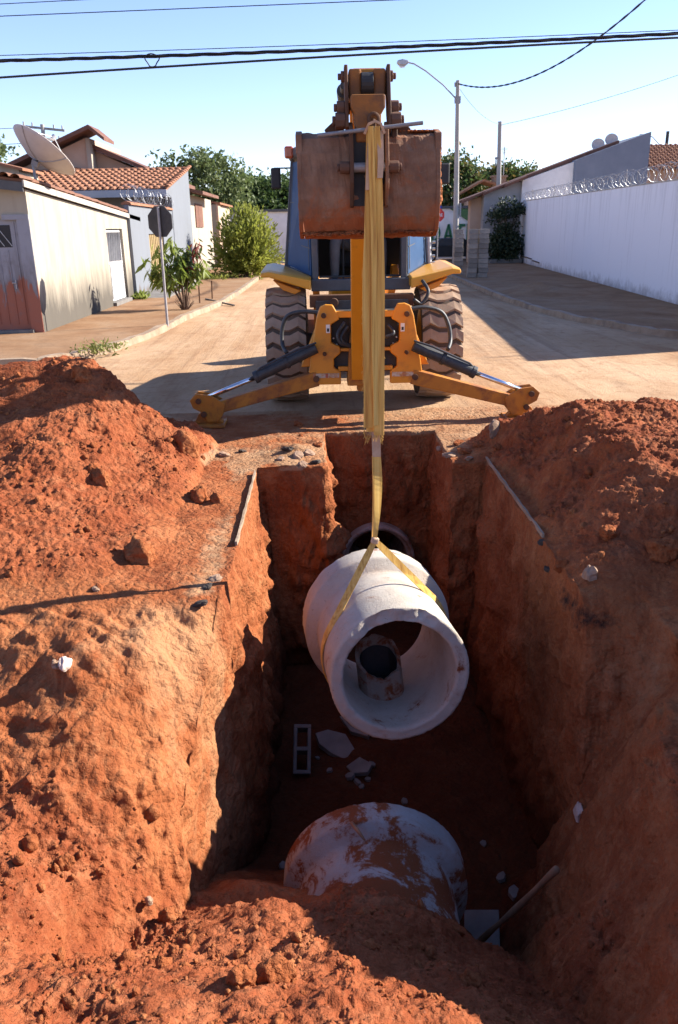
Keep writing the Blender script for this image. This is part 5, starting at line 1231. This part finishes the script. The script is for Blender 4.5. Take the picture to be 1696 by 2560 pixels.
for k, f in enumerate((.02, .2, .38, .56, .74, .92)):
    p_ = wa.lerp(wb, f); m = MB(); m.cyl((p_.x+nrm.x*.09, p_.y+nrm.y*.09, 3.05+.32*f), (p_.x+nrm.x*.09, p_.y+nrm.y*.09, 3.60+.32*f), .018, 6); m.build('wire_stake', 'post', ww)
coil('razor_wire', wa+Vector((nrm.x*.09, nrm.y*.09, 3.30)), wb+Vector((nrm.x*.09, nrm.y*.09, 3.62)), .22, 95, 'long shiny razor wire coil along the top of the white wall', .006)
for (f0, f1, z_) in ((.87, .96, .42), (.80, .86, .32)):
    p0, p1 = wa.lerp(wb, f1), wa.lerp(wb, f0); m = MB(); m.tube([(p0.x-.06, p0.y, z_+.02), (p0.x*.5+p1.x*.5-.08, (p0.y+p1.y)/2, z_+.03), (p1.x-.06, p1.y, z_)], .03, 8)
    o = m.build('old_pipe', 'rust_dark'); tag(o, 'rusty pipe at the foot of the white wall, '+('farther of two' if f0 > .82 else 'nearer of two'), 'pipe', 'pipes at the foot of the white wall')
# mono-pitch house behind
hr = thing('slant_roof_house', 'house with long slanting roof, white and slate-blue walls behind razor wire', 'house', (12, 49, GZ))
def rk(xx): return 3.42+(xx-8.2)*.327
m = MB(); m.prism([(9.45, GZ), (11.55, GZ), (11.55, rk(11.55)-.05), (9.45, rk(9.45)-.05)], 1, 48.7, 50.4); m.build('wall', 'mid_grey', hr)
m = MB(); m.prism([(8.83, GZ), (9.6, GZ), (9.6, rk(9.6)-.1), (8.83, rk(8.83)-.1)], 1, 49.4, 50.2); m.build('porch_wall', 'pink', hr)
m = MB(); m.bb(10.4, 10.8, 48.60, 48.70, GZ, 3.4); m.build('pale_panel', 'cream2', hr)
m = MB(); m.prism([(11.56, GZ), (14.5, GZ), (14.5, rk(14.5)-.04), (11.56, rk(11.56)-.04)], 1, 48.5, 56); m.build('wall', 'white', hr)
m = MB(); m.prism([(14.4, GZ), (18.5, GZ), (18.5, rk(18.5)+.06), (14.4, rk(14.4)+.02)], 1, 48.2, 55.8); m.build('wall', 'slate', hr)
m = MB(); m.prism([(8.1, rk(8.1)-.02), (17.0, rk(17.0)), (17.0, rk(17.0)+.22), (8.1, rk(8.1)+.10)], 1, 48.9, 51.0); m.build('roof', 'eavewood', hr)
for k in range(3):
    m = MB(); xx = 8.2+1.15*k; m.prism([(xx, rk(xx)-.10+.02*k), (xx+1.25, rk(xx+1.25)+.02), (xx+1.25, rk(xx+1.25)+.14), (xx, rk(xx)+.05+.02*k)], 1, 48.1+.25*(2-k), 48.9); m.build('eave', 'eavewood', hr)
for (xx, lb) in ((16.0, 'left of the two pale dishes on the slanting roof'), (16.75, 'right of the two pale dishes on the slanting roof')):
    m = MB(); prof = [(.36*k/6, .10*(k/6)**2) for k in range(7)]; m.lathe(prof+[(r_, t_-.01) for r_, t_ in prof[::-1]], (0, 0, 0), 'Z', 24); t = thing('small_dish', lb, 'dish', (xx, 49.5, rk(xx)+.02), 'dishes on the slanting roof')
    o = m.build('reflector', 'dish', t, local=True, smooth=True); o.location = (0, 0, .32); o.rotation_euler = Vector((-.2, -.8, .35)).to_track_quat('Z', 'Y').to_euler()
    m = MB(); m.cyl((0, .05, -.05), (0, .05, .3), .025, 8); m.build('mast', 'post', t, local=True)
rt_ = thing('tiled_house', 'orange clay-tiled roof rising behind the white wall at right', 'house', (25, 57, GZ))
m = MB(); m.bb(18.8, 30, 57.2, 61.8, GZ, 5.42); m.build('wall', 'pink', rt_)
m = MB(); m.prism([(56.6, 5.45), (62.0, 7.35), (62.05, 7.28), (56.6, 5.37)], 0, 21.9, 30); rr2_ = m.build('roof', 'tile_dark', rt_)
tile_field(rr2_, (21.95, 56.6, 5.47), (1, 0, 0), (0, 5.4, 1.9), 16, 10, .34, .57)
# far house roofs and aerial between the poles
fr = thing('far_house', 'low far house with clay roof and small chimney beyond the slanting roof', 'house', (11.5, 60, GZ))
m = MB(); m.bb(11.6, 15, 66.5, 68, GZ, 4.1); m.build('wall', 'pink', fr)
m = MB(); m.prism([(10.8, 4.3), (12.8, 5.35), (16.1, 4.4), (16.1, 4.5), (12.8, 5.5), (10.8, 4.45)], 1, 66.2, 69); r_ = m.build('roof', 'tile', fr)
m = MB(); m.bb(13.6, 14.6, 66.6, 67.4, 4.9, 5.65); m.bb(13.5, 14.7, 66.5, 67.5, 5.65, 5.78); m.build('chimney', 'stone', r_)
m = MB(); m.cyl((14.4, 66.8, 4.8), (14.4, 66.8, 7.8), .035, 6); 
for k in range(5): m.cyl((14.1+.05*k, 66.8, 7.7-.1*k), (14.7-.05*k, 66.8, 7.7-.1*k), .015, 5)
o = m.build('roof_aerial', 'post'); tag(o, 'thin television aerial on the far house roof', 'aerial')

# white depot wall with green lettering across the end of the street
db = thing('depot_wall', 'white building with large green letters across the street end', 'building', (8, 58, 0))
m = MB(); m.bb(-30, 11.5, 57.5, 66, 0, 3.25); m.build('wall', 'white', db)
m = MB(); m.bb(-30, 11.5, 57.35, 66, 3.25, 3.42); m.build('roof_edge', 'cabframe', db)
m = MB(); m.prism([(8.9, 3.24), (11.4, 3.24), (11.4, 1.6)], 1, 57.42, 57.49); m.build('green_gable', 'greenroof', db)
def letter(ch, x0, z0_, h, w):
    s_ = h*.18; t = MB(); Y0, Y1 = 57.40, 57.49
    P = lambda poly: t.prism([(x0+a*w, z0_+b*h) for a, b in poly], 1, Y0, Y1)
    k = .2
    if ch == 'A':
        P([(0, 0), (.26, 0), (.56, .88), (.44, 1)]); P([(.44, 1), (.62, 1), (1, 0), (.72, 0)]); P([(.24, .26), (.78, .26), (.74, .38), (.30, .38)])
        P([(-.06, 0), (.32, 0), (.32, .06), (-.06, .06)]); P([(.66, 0), (1.06, 0), (1.06, .06), (.66, .06)])
    if ch == 'T': P([(.36, 0), (.64, 0), (.64, 1), (.36, 1)]); P([(0, .84), (.355, .84), (.355, 1), (0, 1)]); P([(.645, .84), (1, .84), (1, 1), (.645, 1)]); P([(.25, 0), (.355, 0), (.355, .06), (.25, .06)]); P([(.645, 0), (.75, 0), (.75, .06), (.645, .06)])
    if ch == 'E':
        P([(.05, 0), (.34, 0), (.34, 1), (.05, 1)])
        for b0, b1, e in ((0, .14, .95), (.44, .57, .75), (.86, 1, .95)): P([(.345, b0), (e, b0), (e, b1), (.345, b1)])
    if ch == 'D':
        P([(.05, 0), (.32, 0), (.32, 1), (.05, 1)])
        n_ = 10
        for i in range(n_):
            a0, a1 = -math.pi/2+math.pi*i/n_, -math.pi/2+math.pi*(i+1)/n_
            P([(.32+.36*math.cos(a0), .5+.38*math.sin(a0)), (.32+.66*math.cos(a0), .5+.5*math.sin(a0)), (.32+.66*math.cos(a1), .5+.5*math.sin(a1)), (.32+.36*math.cos(a1), .5+.38*math.sin(a1))])
    return t.build('letter', 'green', db)
for ch, x0 in (('D', 7.56), ('A', 8.44), ('T', 9.22), ('E', 10.02)): letter(ch, x0, 1.15, 1.12, .72)
m = MB(); m.bb(-30, 11.5, 57.44, 57.49, .2, .34); m.build('base_stripe', 'mid_grey', db)
# red stop sign far down the street
ps = thing('stop_sign', 'small red octagonal sign reading PARE far down the street', 'sign', (6.05, 43.0, 0))
m = MB(); m.cyl((6.05, 43.0, GZ), (6.05, 43.0, 2.95), .03, 8); m.build('post', 'post', ps)
m = MB(); m.prism([(6.05+.33*math.cos(R(22.5+45*k)), 2.66+.33*math.sin(R(22.5+45*k))) for k in range(8)], 1, 42.93, 42.96); pl2 = m.build('plate', 'red', ps)
tx = bpy.data.curves.new('lettering', 'FONT'); tx.body = 'PARE'; tx.size = .19; tx.align_x = 'CENTER'; tx.align_y = 'CENTER'; tx.extrude = .002; tx.offset = .004
to = bpy.data.objects.new('lettering', tx); tx.materials.append(M['white']); link(to, pl2); to.location = Vector((6.05, 42.922, 2.66))-ORI[pl2.name]; to.rotation_euler = (R(90), 0, 0)
bpy.context.view_layer.update(); tm = bpy.data.meshes.new_from_object(to.evaluated_get(bpy.context.evaluated_depsgraph_get())); t2 = bpy.data.objects.new('lettering', tm); link(t2, pl2); t2.location = to.location; t2.rotation_euler = to.rotation_euler; bpy.data.objects.remove(to); t2.name = 'lettering'
m = MB(); m.bb(5.87, 6.23, 42.97, 42.99, 2.98, 3.10); m.build('street_plate', 'shirt', ps)
# dark car at the street end
car = thing('parked_car', 'dark car seen between the digger cab and the lamp post', 'car', (8.0, 53.2, 0))
m = MB(); m.prism([(6.2, .32), (6.2, .75), (6.35, .88), (7.1, .95), (7.6, 1.42), (9.0, 1.44), (9.6, .98), (10.2, .92), (10.3, .5), (10.25, .32)], 1, 52.4, 54.0); m.build('body', 'black', car, bevel=.06)
m = MB(); m.prism([(7.2, .98), (7.65, 1.36), (8.95, 1.38), (9.45, 1.0)], 1, 52.38, 52.395); m.build('window', 'glass', car)
for xx in (7.0, 9.5):
    m = MB(); m.lathe([(.0, -.1), (.22, -.1), (.31, -.09), (.32, 0), (.31, .09), (0, .09)], (xx, 52.5, .32), 'Y', 24); wq = m.build('wheel', 'rubber', car)
    m = MB(); m.lathe([(0, -.115), (.18, -.115), (.18, -.10), (0, -.10)], (xx, 52.5, .32), 'Y', 16); m.build('rim', 'galv', wq)
m = MB(); m.bb(9.95, 10.18, 52.37, 52.41, .74, .88); m.build('tail_light', 'tail', car)
m = MB(); m.bb(6.25, 6.45, 52.37, 52.41, .70, .84); m.build('headlight', 'lens', car)

# ------------------------------------------------------------------ poles, lamps, wires
lpz = thing('lamp_post', 'tall concrete lamp post with long curved lamp arm at right', 'lamp post', (7.5, 46.1, GZ))
m = MB(); m.tube([(7.5, 46.1, GZ), (7.36, 46.1, 9.2)], [.17, .10], 12); m.build('pole', 'cpole', lpz)
m = MB(); cur = [Vector((7.34, 46.1, 8.3)), Vector((6.6, 46.1, 9.0)), Vector((5.7, 46.1, 9.65)), Vector((5.1, 46.1, 9.98)), Vector((4.75, 46.1, 10.06))]; m.tube(cur, .035, 8); m.build('lamp_arm', 'post', lpz)
m = MB(); m.prism([(4.80, 10.02), (4.82, 10.12), (4.5, 10.20), (4.22, 10.14), (4.20, 10.02), (4.35, 9.90), (4.62, 9.90)], 1, 45.95, 46.25); lh = m.build('lamp_head', 'galv', lpz, bevel=.05)
m = MB(); m.prism([(4.32, 9.90), (4.66, 9.90), (4.60, 9.84), (4.38, 9.83)], 1, 46.0, 46.2); m.build('lens', 'lens', lh, bevel=.02)
m = MB(); m.bb(7.22, 7.52, 46.0, 46.2, 8.14, 8.46); m.bb(7.18, 7.25, 46.02, 46.1, 8.9, 9.1); m.build('bracket', 'post', lpz)
m = MB(); m.bb(7.64, 7.72, 46.02, 46.18, 2.6, 3.3); m.build('meter_box', 'post', lpz)
p2 = thing('utility_pole', 'thinner concrete pole right of the lamp post', 'pole', (11.1, 52.4, GZ))
m = MB(); m.tube([(11.15, 52.4, GZ), (10.95, 52.4, 7.95)], [.17, .12], 12); m.build('pole', 'cpole', p2)
m = MB(); m.bb(10.75, 10.9, 52.3, 52.5, 5.9, 6.0); m.bb(10.78, 10.84, 52.35, 52.45, 5.5, 5.9); m.build('bracket', 'post', p2)
p3 = thing('utility_pole', 'wooden utility pole with crossarms far behind the peach gable', 'pole', (-17.4, 57, GZ))
m = MB(); m.tube([(-17.5, 57, GZ), (-17.55, 57, 8.75)], [.18, .12], 10); m.build('pole', 'cpole', p3)
for zz, w_, an in ((8.5, 1.3, .12), (7.4, 1.2, -.1), (7.9, .9, .5)):
    m = MB(); m.beam((-17.5-w_, 57-w_*an, zz+.15), (-17.5+w_, 57+w_*an, zz-.12), .12, .14); ca_ = m.build('crossarm', 'fascia', p3)
    for k in (-.9, -.5, .5, .9):
        m = MB(); m.cyl((-17.5+w_*k, 57+w_*an*k, zz+.05-.13*k), (-17.5+w_*k, 57+w_*an*k, zz+.30-.13*k), .05, 8); m.build('insulator', 'post', ca_)
p4 = thing('utility_pole', 'dark stub of a far pole above the orange roof', 'pole', (28.2, 70, GZ))
m = MB(); m.tube([(28.2, 70, GZ), (28.2, 70, 9.0)], [.16, .13], 10); m.build('pole', 'signback', p4)
m = MB(); m.tube([(28.1, 70, 7.6), (27.0, 70, 8.6), (26.4, 70, 8.75)], .04, 6); m.box((26.2, 70, 8.75), (.5, .2, .14)); m.build('lamp_arm', 'wire_thin', p4)
def wire(a_, b_, sag, r_, label, mat='wire', n_=26, wob=0, strands=1):
    a_, b_ = Vector(a_), Vector(b_); m = MB()
    for s_ in range(strands):
        pts = []
        for k in range(n_+1):
            t_ = k/n_; p_ = a_.lerp(b_, t_)-Vector((0, 0, 4*sag*t_*(1-t_))); an = k*.9+s_*6.28/strands
            if strands > 1: p_ = p_+Vector((0, math.cos(an), math.sin(an)))*wob
            pts.append(p_)
        m.tube(pts, r_, 5)
    o = m.build('overhead_wire', mat); return tag(o, label, 'wire', 'overhead wires')
wire((-9, 14, 4.60), (10, 14, 5.02), .10, .013, 'thick black bundled cable, upper of the two thick ones', n_=90, wob=.016, strands=3)
wire((-9, 14.05, 4.20), (10, 14.05, 4.92), -.07, .017, 'thick black cable just below the bundled one')
wire((-9, 14, 5.12), (10, 14, 5.56), .0, .007, 'thin wire near the top of the sky, lower of two')
wire((-9, 14, 5.24), (10, 14, 5.85), .0, .006, 'thin wire cutting the top left corner of the sky')
wire((-9, 14.02, 4.66), (10, 14.02, 5.03), .06, .006, 'thin loose wire running along the bundled cable')
m = MB(); pts = [(-2.50+.10*math.cos(a_)*(1+.2*math.sin(3*a_)), 14+.03*math.sin(2*a_), 4.60+.09*math.sin(a_)) for a_ in np.linspace(0, 13, 40)]; m.tube(pts, .009, 5); o = m.build('cable_tie', 'wire'); tag(o, 'looped knot of wire tied round the bundled cable', 'wire knot')
wire((7.36, 46.1, 9.05), (11.2, 28, 9.45), 1.25, .022, 'twisted service cable sagging from the lamp post to the right', n_=90, wob=.02, strands=2)
wire((7.36, 46.1, 8.95), (10.95, 52.4, 7.8), .35, .012, 'thin cable from the lamp post to the thinner pole', 'wire_thin')
wire((10.95, 52.4, 7.75), (24, 46, 11.0), .35, .013, 'thin cable rising right from the thinner pole', 'wire_thin')
wire((-17.5, 57, 8.6), (-40, 50, 8.0), .2, .02, 'wire leaving the far crossarm pole to the left, upper one', 'wire_thin')
wire((-17.5, 57, 7.7), (-40, 50, 7.0), .2, .02, 'wire leaving the far crossarm pole to the left, lower one', 'wire_thin')
# octagonal sign seen from behind
sg_ = thing('street_sign', 'octagonal sign seen from its black back, on a grey post', 'sign', (-3.49, 18.64, GZ))
m = MB(); m.tube([(-3.49, 18.64, GZ-.02), (-3.475, 18.64, 2.62)], .028, 10); m.build('post', 'post', sg_)
m = MB(); m.prism([(.345*math.cos(R(22.5+45*k)), .345*math.sin(R(22.5+45*k))) for k in range(8)], 1, -.01, .01); sp0 = m.build('plate', 'signback', sg_, local=True)
sp0.location = (.03, .045, 2.32-GZ); sp0.rotation_euler.z = R(-27)
# thin stakes by the sapling
for (xx, yy, h_, lb) in ((-3.58, 24.5, 1.25, 'taller thin rusty stake beside the sapling'), (-3.4, 26.0, .55, 'short thin stake near the kerb')):
    m = MB(); m.tube([(xx, yy, GZ-.05), (xx+.02, yy, GZ+h_)], .022, 8); o = m.build('stake', 'rust_dark'); tag(o, lb, 'stake', 'stakes on the left pavement')
m = MB(); m.beam((-3.55, 25.6, GZ+.03), (-2.55, 24.3, .03), .05, .04); o = m.build('metal_bar', 'steel_dark'); tag(o, 'dark bar lying across the left kerb', 'bar')

# ------------------------------------------------------------------ stacks of blocks by the lamp post
bme = MB(); bme.bb(-.195, .195, -.095, .095, 0, .178); 
ordn = ['lowest', 'second', 'third', 'fourth', 'fifth', 'sixth', 'seventh', 'eighth', 'ninth', 'tenth', 'eleventh']
proto = bme.build('concrete_block', 'block', bevel=.008)
first = True
for (nm, sx, sy, cols, h_) in (('taller right', 6.72, 34.3, [(0, 0, 0, 'front'), (-.42, .10, .05, 'left'), (0, .30, 0, 'back')], 10), ('left', 6.08, 36.6, [(0, 0, 0, 'front'), (.02, .28, 0, 'back')], 10)):
    for (ox, oy, rz, cn) in cols:
        for k in range(h_):
            o = proto if first else proto.copy()
            if not first: C.objects.link(o)
            first = False; j = random.Random(k*7+int(sx*10)+int(oy*50))
            o.location = (sx+ox+j.uniform(-.02, .02), sy+oy+j.uniform(-.015, .015), GZ+.19*k); o.rotation_euler.z = rz+j.uniform(-.03, .03)
            tag(o, '%s grey block in the %s column of the %s stack by the lamp post' % (ordn[k], cn, nm), 'block', 'blocks stacked on the right pavement')
# sand heap on the right pavement
v = []; f_ = []; nn_ = 36
for j in range(nn_):
    for i in range(nn_):
        u_, w_ = i/(nn_-1)*2-1, j/(nn_-1)*2-1; v.append((u_*1.5, w_*2.6, 0))
v = np.array(v); r_ = np.hypot(v[:, 0]/1.5, v[:, 1]/2.6); v[:, 2] = .26*np.clip(1-r_, 0, 1)**.9*(1+.25*fbm(v*1.5, 3, 4))-.01
m = MB(); m.add([tuple(q) for q in v], [(j*nn_+i, j*nn_+i+1, j*nn_+nn_+i+1, j*nn_+nn_+i) for j in range(nn_-1) for i in range(nn_-1)]); o = m.build('sand_heap', 'walk', smooth=True); o.location = (7.1, 26.5, GZ+.004); tag(o, 'low heap of sand on the right pavement below the white wall', 'heap')

# ------------------------------------------------------------------ trees and plants
def leaf_cloud(name, par, mat, pts, size, asp=2.0, droop=0., seed=0, dirs=None):
    g = np.random.default_rng(seed); n_ = len(pts); d_ = g.standard_normal((n_, 3)) if dirs is None else dirs+.35*g.standard_normal((n_, 3))
    d_[:, 2] -= droop; d_ /= np.linalg.norm(d_, axis=1, keepdims=True)+1e-9
    s_ = np.cross(d_, g.standard_normal((n_, 3))); s_ /= np.linalg.norm(s_, axis=1, keepdims=True)+1e-9
    L_ = (size*g.uniform(.6, 1.3, n_))[:, None]; W_ = L_/asp
    nn_ = np.cross(d_, s_)
    v = np.stack([pts, pts+d_*L_*.5+s_*W_*.5+nn_*W_*.12, pts+d_*L_, pts+d_*L_*.5-s_*W_*.5+nn_*W_*.12], 1).reshape(-1, 3)
    q_ = np.arange(n_*4).reshape(-1, 4); off = np.array(ORI.get(par.name, Vector((0, 0, 0))))
    me_ = bpy.data.meshes.new(name); me_.from_pydata((v-off).tolist(), [], q_.tolist()); me_.materials.append(M[mat]); o = bpy.data.objects.new(name, me_); link(o, par); return o
def crown_pts(c, rad, nclump, per, cr, seed):
    g = np.random.default_rng(seed); a_ = g.standard_normal((nclump, 3)); a_ /= np.linalg.norm(a_, axis=1, keepdims=True)
    cl = a_*(g.uniform(.25, 1.0, (nclump, 1))**.5)*np.array(rad)+np.array(c)
    p_ = g.standard_normal((nclump, per, 3)); p_ *= cr*np.array([1, 1, .55])*g.uniform(.5, 1.2, (nclump, 1, 1)); return (cl[:, None]+p_).reshape(-1, 3), cl
def tree(name, label, base, h_, c, rad, mat, nclump, per, cr, leaf, seed, group='trees behind the houses', extra=None):
    t = thing(name, label, 'tree', base, group); pts, cl = crown_pts(c, rad, nclump, per, cr, seed)
    m = MB(); b_ = Vector(base); top = Vector(c)
    m.tube([b_, b_.lerp(top, .5)+Vector((.15, 0, 0)), top], [.22, .16, .06], 10)
    g = random.Random(seed)
    for k in range(0, nclump, max(1, nclump//14)):
        q_ = Vector(cl[k]); s_ = b_.lerp(top, g.uniform(.45, .8)); m.tube([s_, s_.lerp(q_, .5)+Vector((0, 0, .2)), q_], [.09, .05, .02], 6)
    m.build('trunk', 'trunk', t, smooth=True)
    leaf_cloud('crown', t, mat, pts, leaf, 1.9, .2, seed)
    if extra: leaf_cloud('dry_leaves', t, extra[0], pts[::extra[1]]+np.random.default_rng(seed).normal(0, .2, pts[::extra[1]].shape), leaf, 1.9, .2, seed+1)
    return t
tree('leafy_tree', 'broad olive-green tree behind the grey tiled house', (-8.6, 61, 0), 6, (-8.4, 60, 5.0), (3.7, 2.6, 2.3), 'leaf_mid', 130, 70, .55, .34, 1)
tree('leafy_tree', 'dark green tree behind the bush, left of the cab', (-4.4, 66, 0), 5, (-4.3, 65, 4.2), (3.4, 2.6, 1.9), 'leaf_dark', 130, 80, .55, .34, 2)
tree('leafy_tree', 'small dark treetop between the dark tree and the cab', (-1.0, 68, 0), 5, (-1.2, 67, 4.6), (1.9, 1.5, 1.7), 'leaf_dark', 60, 70, .5, .34, 3)
tree('leafy_tree', 'dry brown-green tree behind the lamp post', (11.0, 72, 0), 6, (11.2, 71, 4.8), (2.5, 2.2, 2.6), 'leaf_dark', 100, 70, .55, .36, 4, extra=('leaf_brown', 3))
tree('leafy_tree', 'long dark treetop right of the thinner pole', (16.6, 74, 0), 6, (16.0, 73, 5.3), (3.4, 2.0, 1.7), 'leaf_dark', 110, 70, .5, .36, 5, extra=('leaf_brown', 4))
tree('leafy_tree', 'small green treetop peeking out left of the satellite dish', (-20.5, 52, 0), 6, (-20.5, 51, 6.3), (2.4, 2.0, 1.2), 'leaf_mid', 50, 60, .5, .32, 6)
# yellow-green bush on the left pavement
bs = thing('pavement_bush', 'feathery yellow-green bush on the left kerb beside the cab', 'bush', (-3.3, 38.8, GZ))
g = np.random.default_rng(8); n_ = 900; an = g.uniform(0, 6.28, n_); el = np.abs(g.normal(0, .62, n_)); ln = g.uniform(1.3, 3.2, n_)
dr = np.stack([np.sin(el)*np.cos(an)*.95, np.sin(el)*np.sin(an)*.8, np.cos(el)], 1); tips = dr*np.minimum(ln, 1.9+1.1*np.cos(el)**3)[:, None]
pts = []; dd = []
for k in range(n_):
    for t_ in np.linspace(.25, 1, 22): pts.append(tips[k]*t_+np.array([0, 0, -.12*t_*t_*el[k]])+g.normal(0, .045, 3)); dd.append(dr[k])
leaf_cloud('foliage', bs, 'leaf_bush', np.array(pts)+np.array([-3.3, 38.8, GZ+.05]), .20, 2.6, .0, 8, np.array(dd))
m = MB()
for k in range(0, n_, 16): m.tube([(-3.3, 38.8, GZ), Vector((-3.3, 38.8, GZ))+Vector(tips[k]*.5), Vector((-3.3, 38.8, GZ))+Vector(tips[k]*.95)], [.035, .02, .006], 5)
m.build('stems', 'trunk', bs)
# low weeds beneath it
def weeds(name, c, r_, n_, label, seed, mat='leaf_bush', size=.16, kind=None):
    g = np.random.default_rng(seed); p_ = np.stack([g.normal(0, r_, n_), g.normal(0, r_*1.3, n_), np.abs(g.normal(0, .06, n_))], 1)+np.array(c)
    t = thing(name, label, 'weeds', c); leaf_cloud('leaves', t, mat, p_, size, 3, -1.0, seed); return t
weeds('weed_patch', (-4.9, 37.5, GZ), .45, 700, 'low green weeds at the foot of the cream wall beside the bush', 3)
weeds('weed_patch', (-5.75, 26.6, GZ), .12, 250, 'small bright green weed beside the white side gate', 4, 'leaf_bright')
weeds('weed_patch', (-4.0, 14.7, .09), .22, 260, 'dry grass tuft growing on the left kerb corner', 5, 'grass', .10)
# sapling with long drooping leaves behind the sign
sp_ = thing('leafy_sapling', 'young sapling with long drooping green leaves behind the octagonal sign', 'sapling', (-3.7, 22.5, GZ))
g = np.random.default_rng(9); m = MB(); P0 = Vector((-3.7, 22.5, GZ)); brs = []
for k, (dx_, dz_) in enumerate(((-.95, 1.30), (-.60, 1.65), (-.25, 1.85), (.12, 1.55), (.42, 1.70), (.05, 1.05), (.55, 1.25), (-.75, .85), (-.45, 1.15), (-.05, 1.4), (-.85, 1.05))):
    tip = P0+Vector((dx_, g.uniform(-.4, .4), dz_)); mid_ = P0.lerp(tip, .5)+Vector((-.1*dx_, 0, .15)); m.tube([P0, mid_, tip], [.022, .014, .006], 6); brs.append((P0, mid_, tip, k))
m.build('stems', 'trunk', sp_, smooth=True)
def branch_leaves(sel, per): 
    pts = []; dd = []
    for (a_, b_, c_, k) in brs:
        if k not in sel: continue
        for q_ in range(per):
            t_ = g.uniform(.45, 1.05); p_ = b_.lerp(c_, (t_-.4)/.6); pts.append(np.array(p_)+g.normal(0, .05, 3)); an = g.uniform(0, 6.28); dd.append((math.cos(an), math.sin(an), -.75))
    return np.array(pts), np.array(dd)
p_, d2_ = branch_leaves((0, 1, 2, 3, 5, 6, 7, 8, 9, 10), 52); leaf_cloud('foliage', sp_, 'leaf_bright', p_, .34, 3.8, .35, 10, d2_)
p_, d2_ = branch_leaves((3, 4, 5, 9), 40); leaf_cloud('foliage', sp_, 'leaf_dark', p_, .28, 4.5, .35, 11, d2_)
p_, d2_ = branch_leaves((4,), 40); leaf_cloud('young_leaves', sp_, 'leaf_red', p_, .24, 4, .3, 12, d2_)
m = MB(); 
for k in range(30): an = g.uniform(0, 6.28); m.tube([P0+Vector((.08*math.cos(an), .08*math.sin(an), 0)), P0+Vector((.26*math.cos(an), .26*math.sin(an), g.uniform(.12, .38)))], [.012, .004], 4)
tag(m.build('dry_base', 'trunk', sp_), kind='stuff')
# dark shrub against the right-hand house
sh = thing('dark_shrub', 'tall dark shaded shrub at the end of the white wall', 'shrub', (10.5, 47.4, GZ))
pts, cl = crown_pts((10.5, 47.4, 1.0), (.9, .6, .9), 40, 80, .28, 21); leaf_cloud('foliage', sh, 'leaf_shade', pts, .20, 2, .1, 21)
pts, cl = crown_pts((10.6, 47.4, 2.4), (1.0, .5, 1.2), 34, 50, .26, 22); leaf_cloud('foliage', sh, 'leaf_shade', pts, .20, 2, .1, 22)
m = MB()
for k in range(0, 34, 2): m.tube([(10.5, 47.4, GZ), Vector((10.5, 47.4, 1.2)), Vector(cl[k])+Vector((0, 0, .25))], [.05, .03, .01], 5)
m.build('stems', 'trunk', sh)
m = MB(); m.bb(9.6, 11.4, 46.9, 47.9, GZ, .32); o = m.build('planter', 'concrete', bevel=.02); tag(o, 'low concrete planter holding the dark shrub', 'planter')
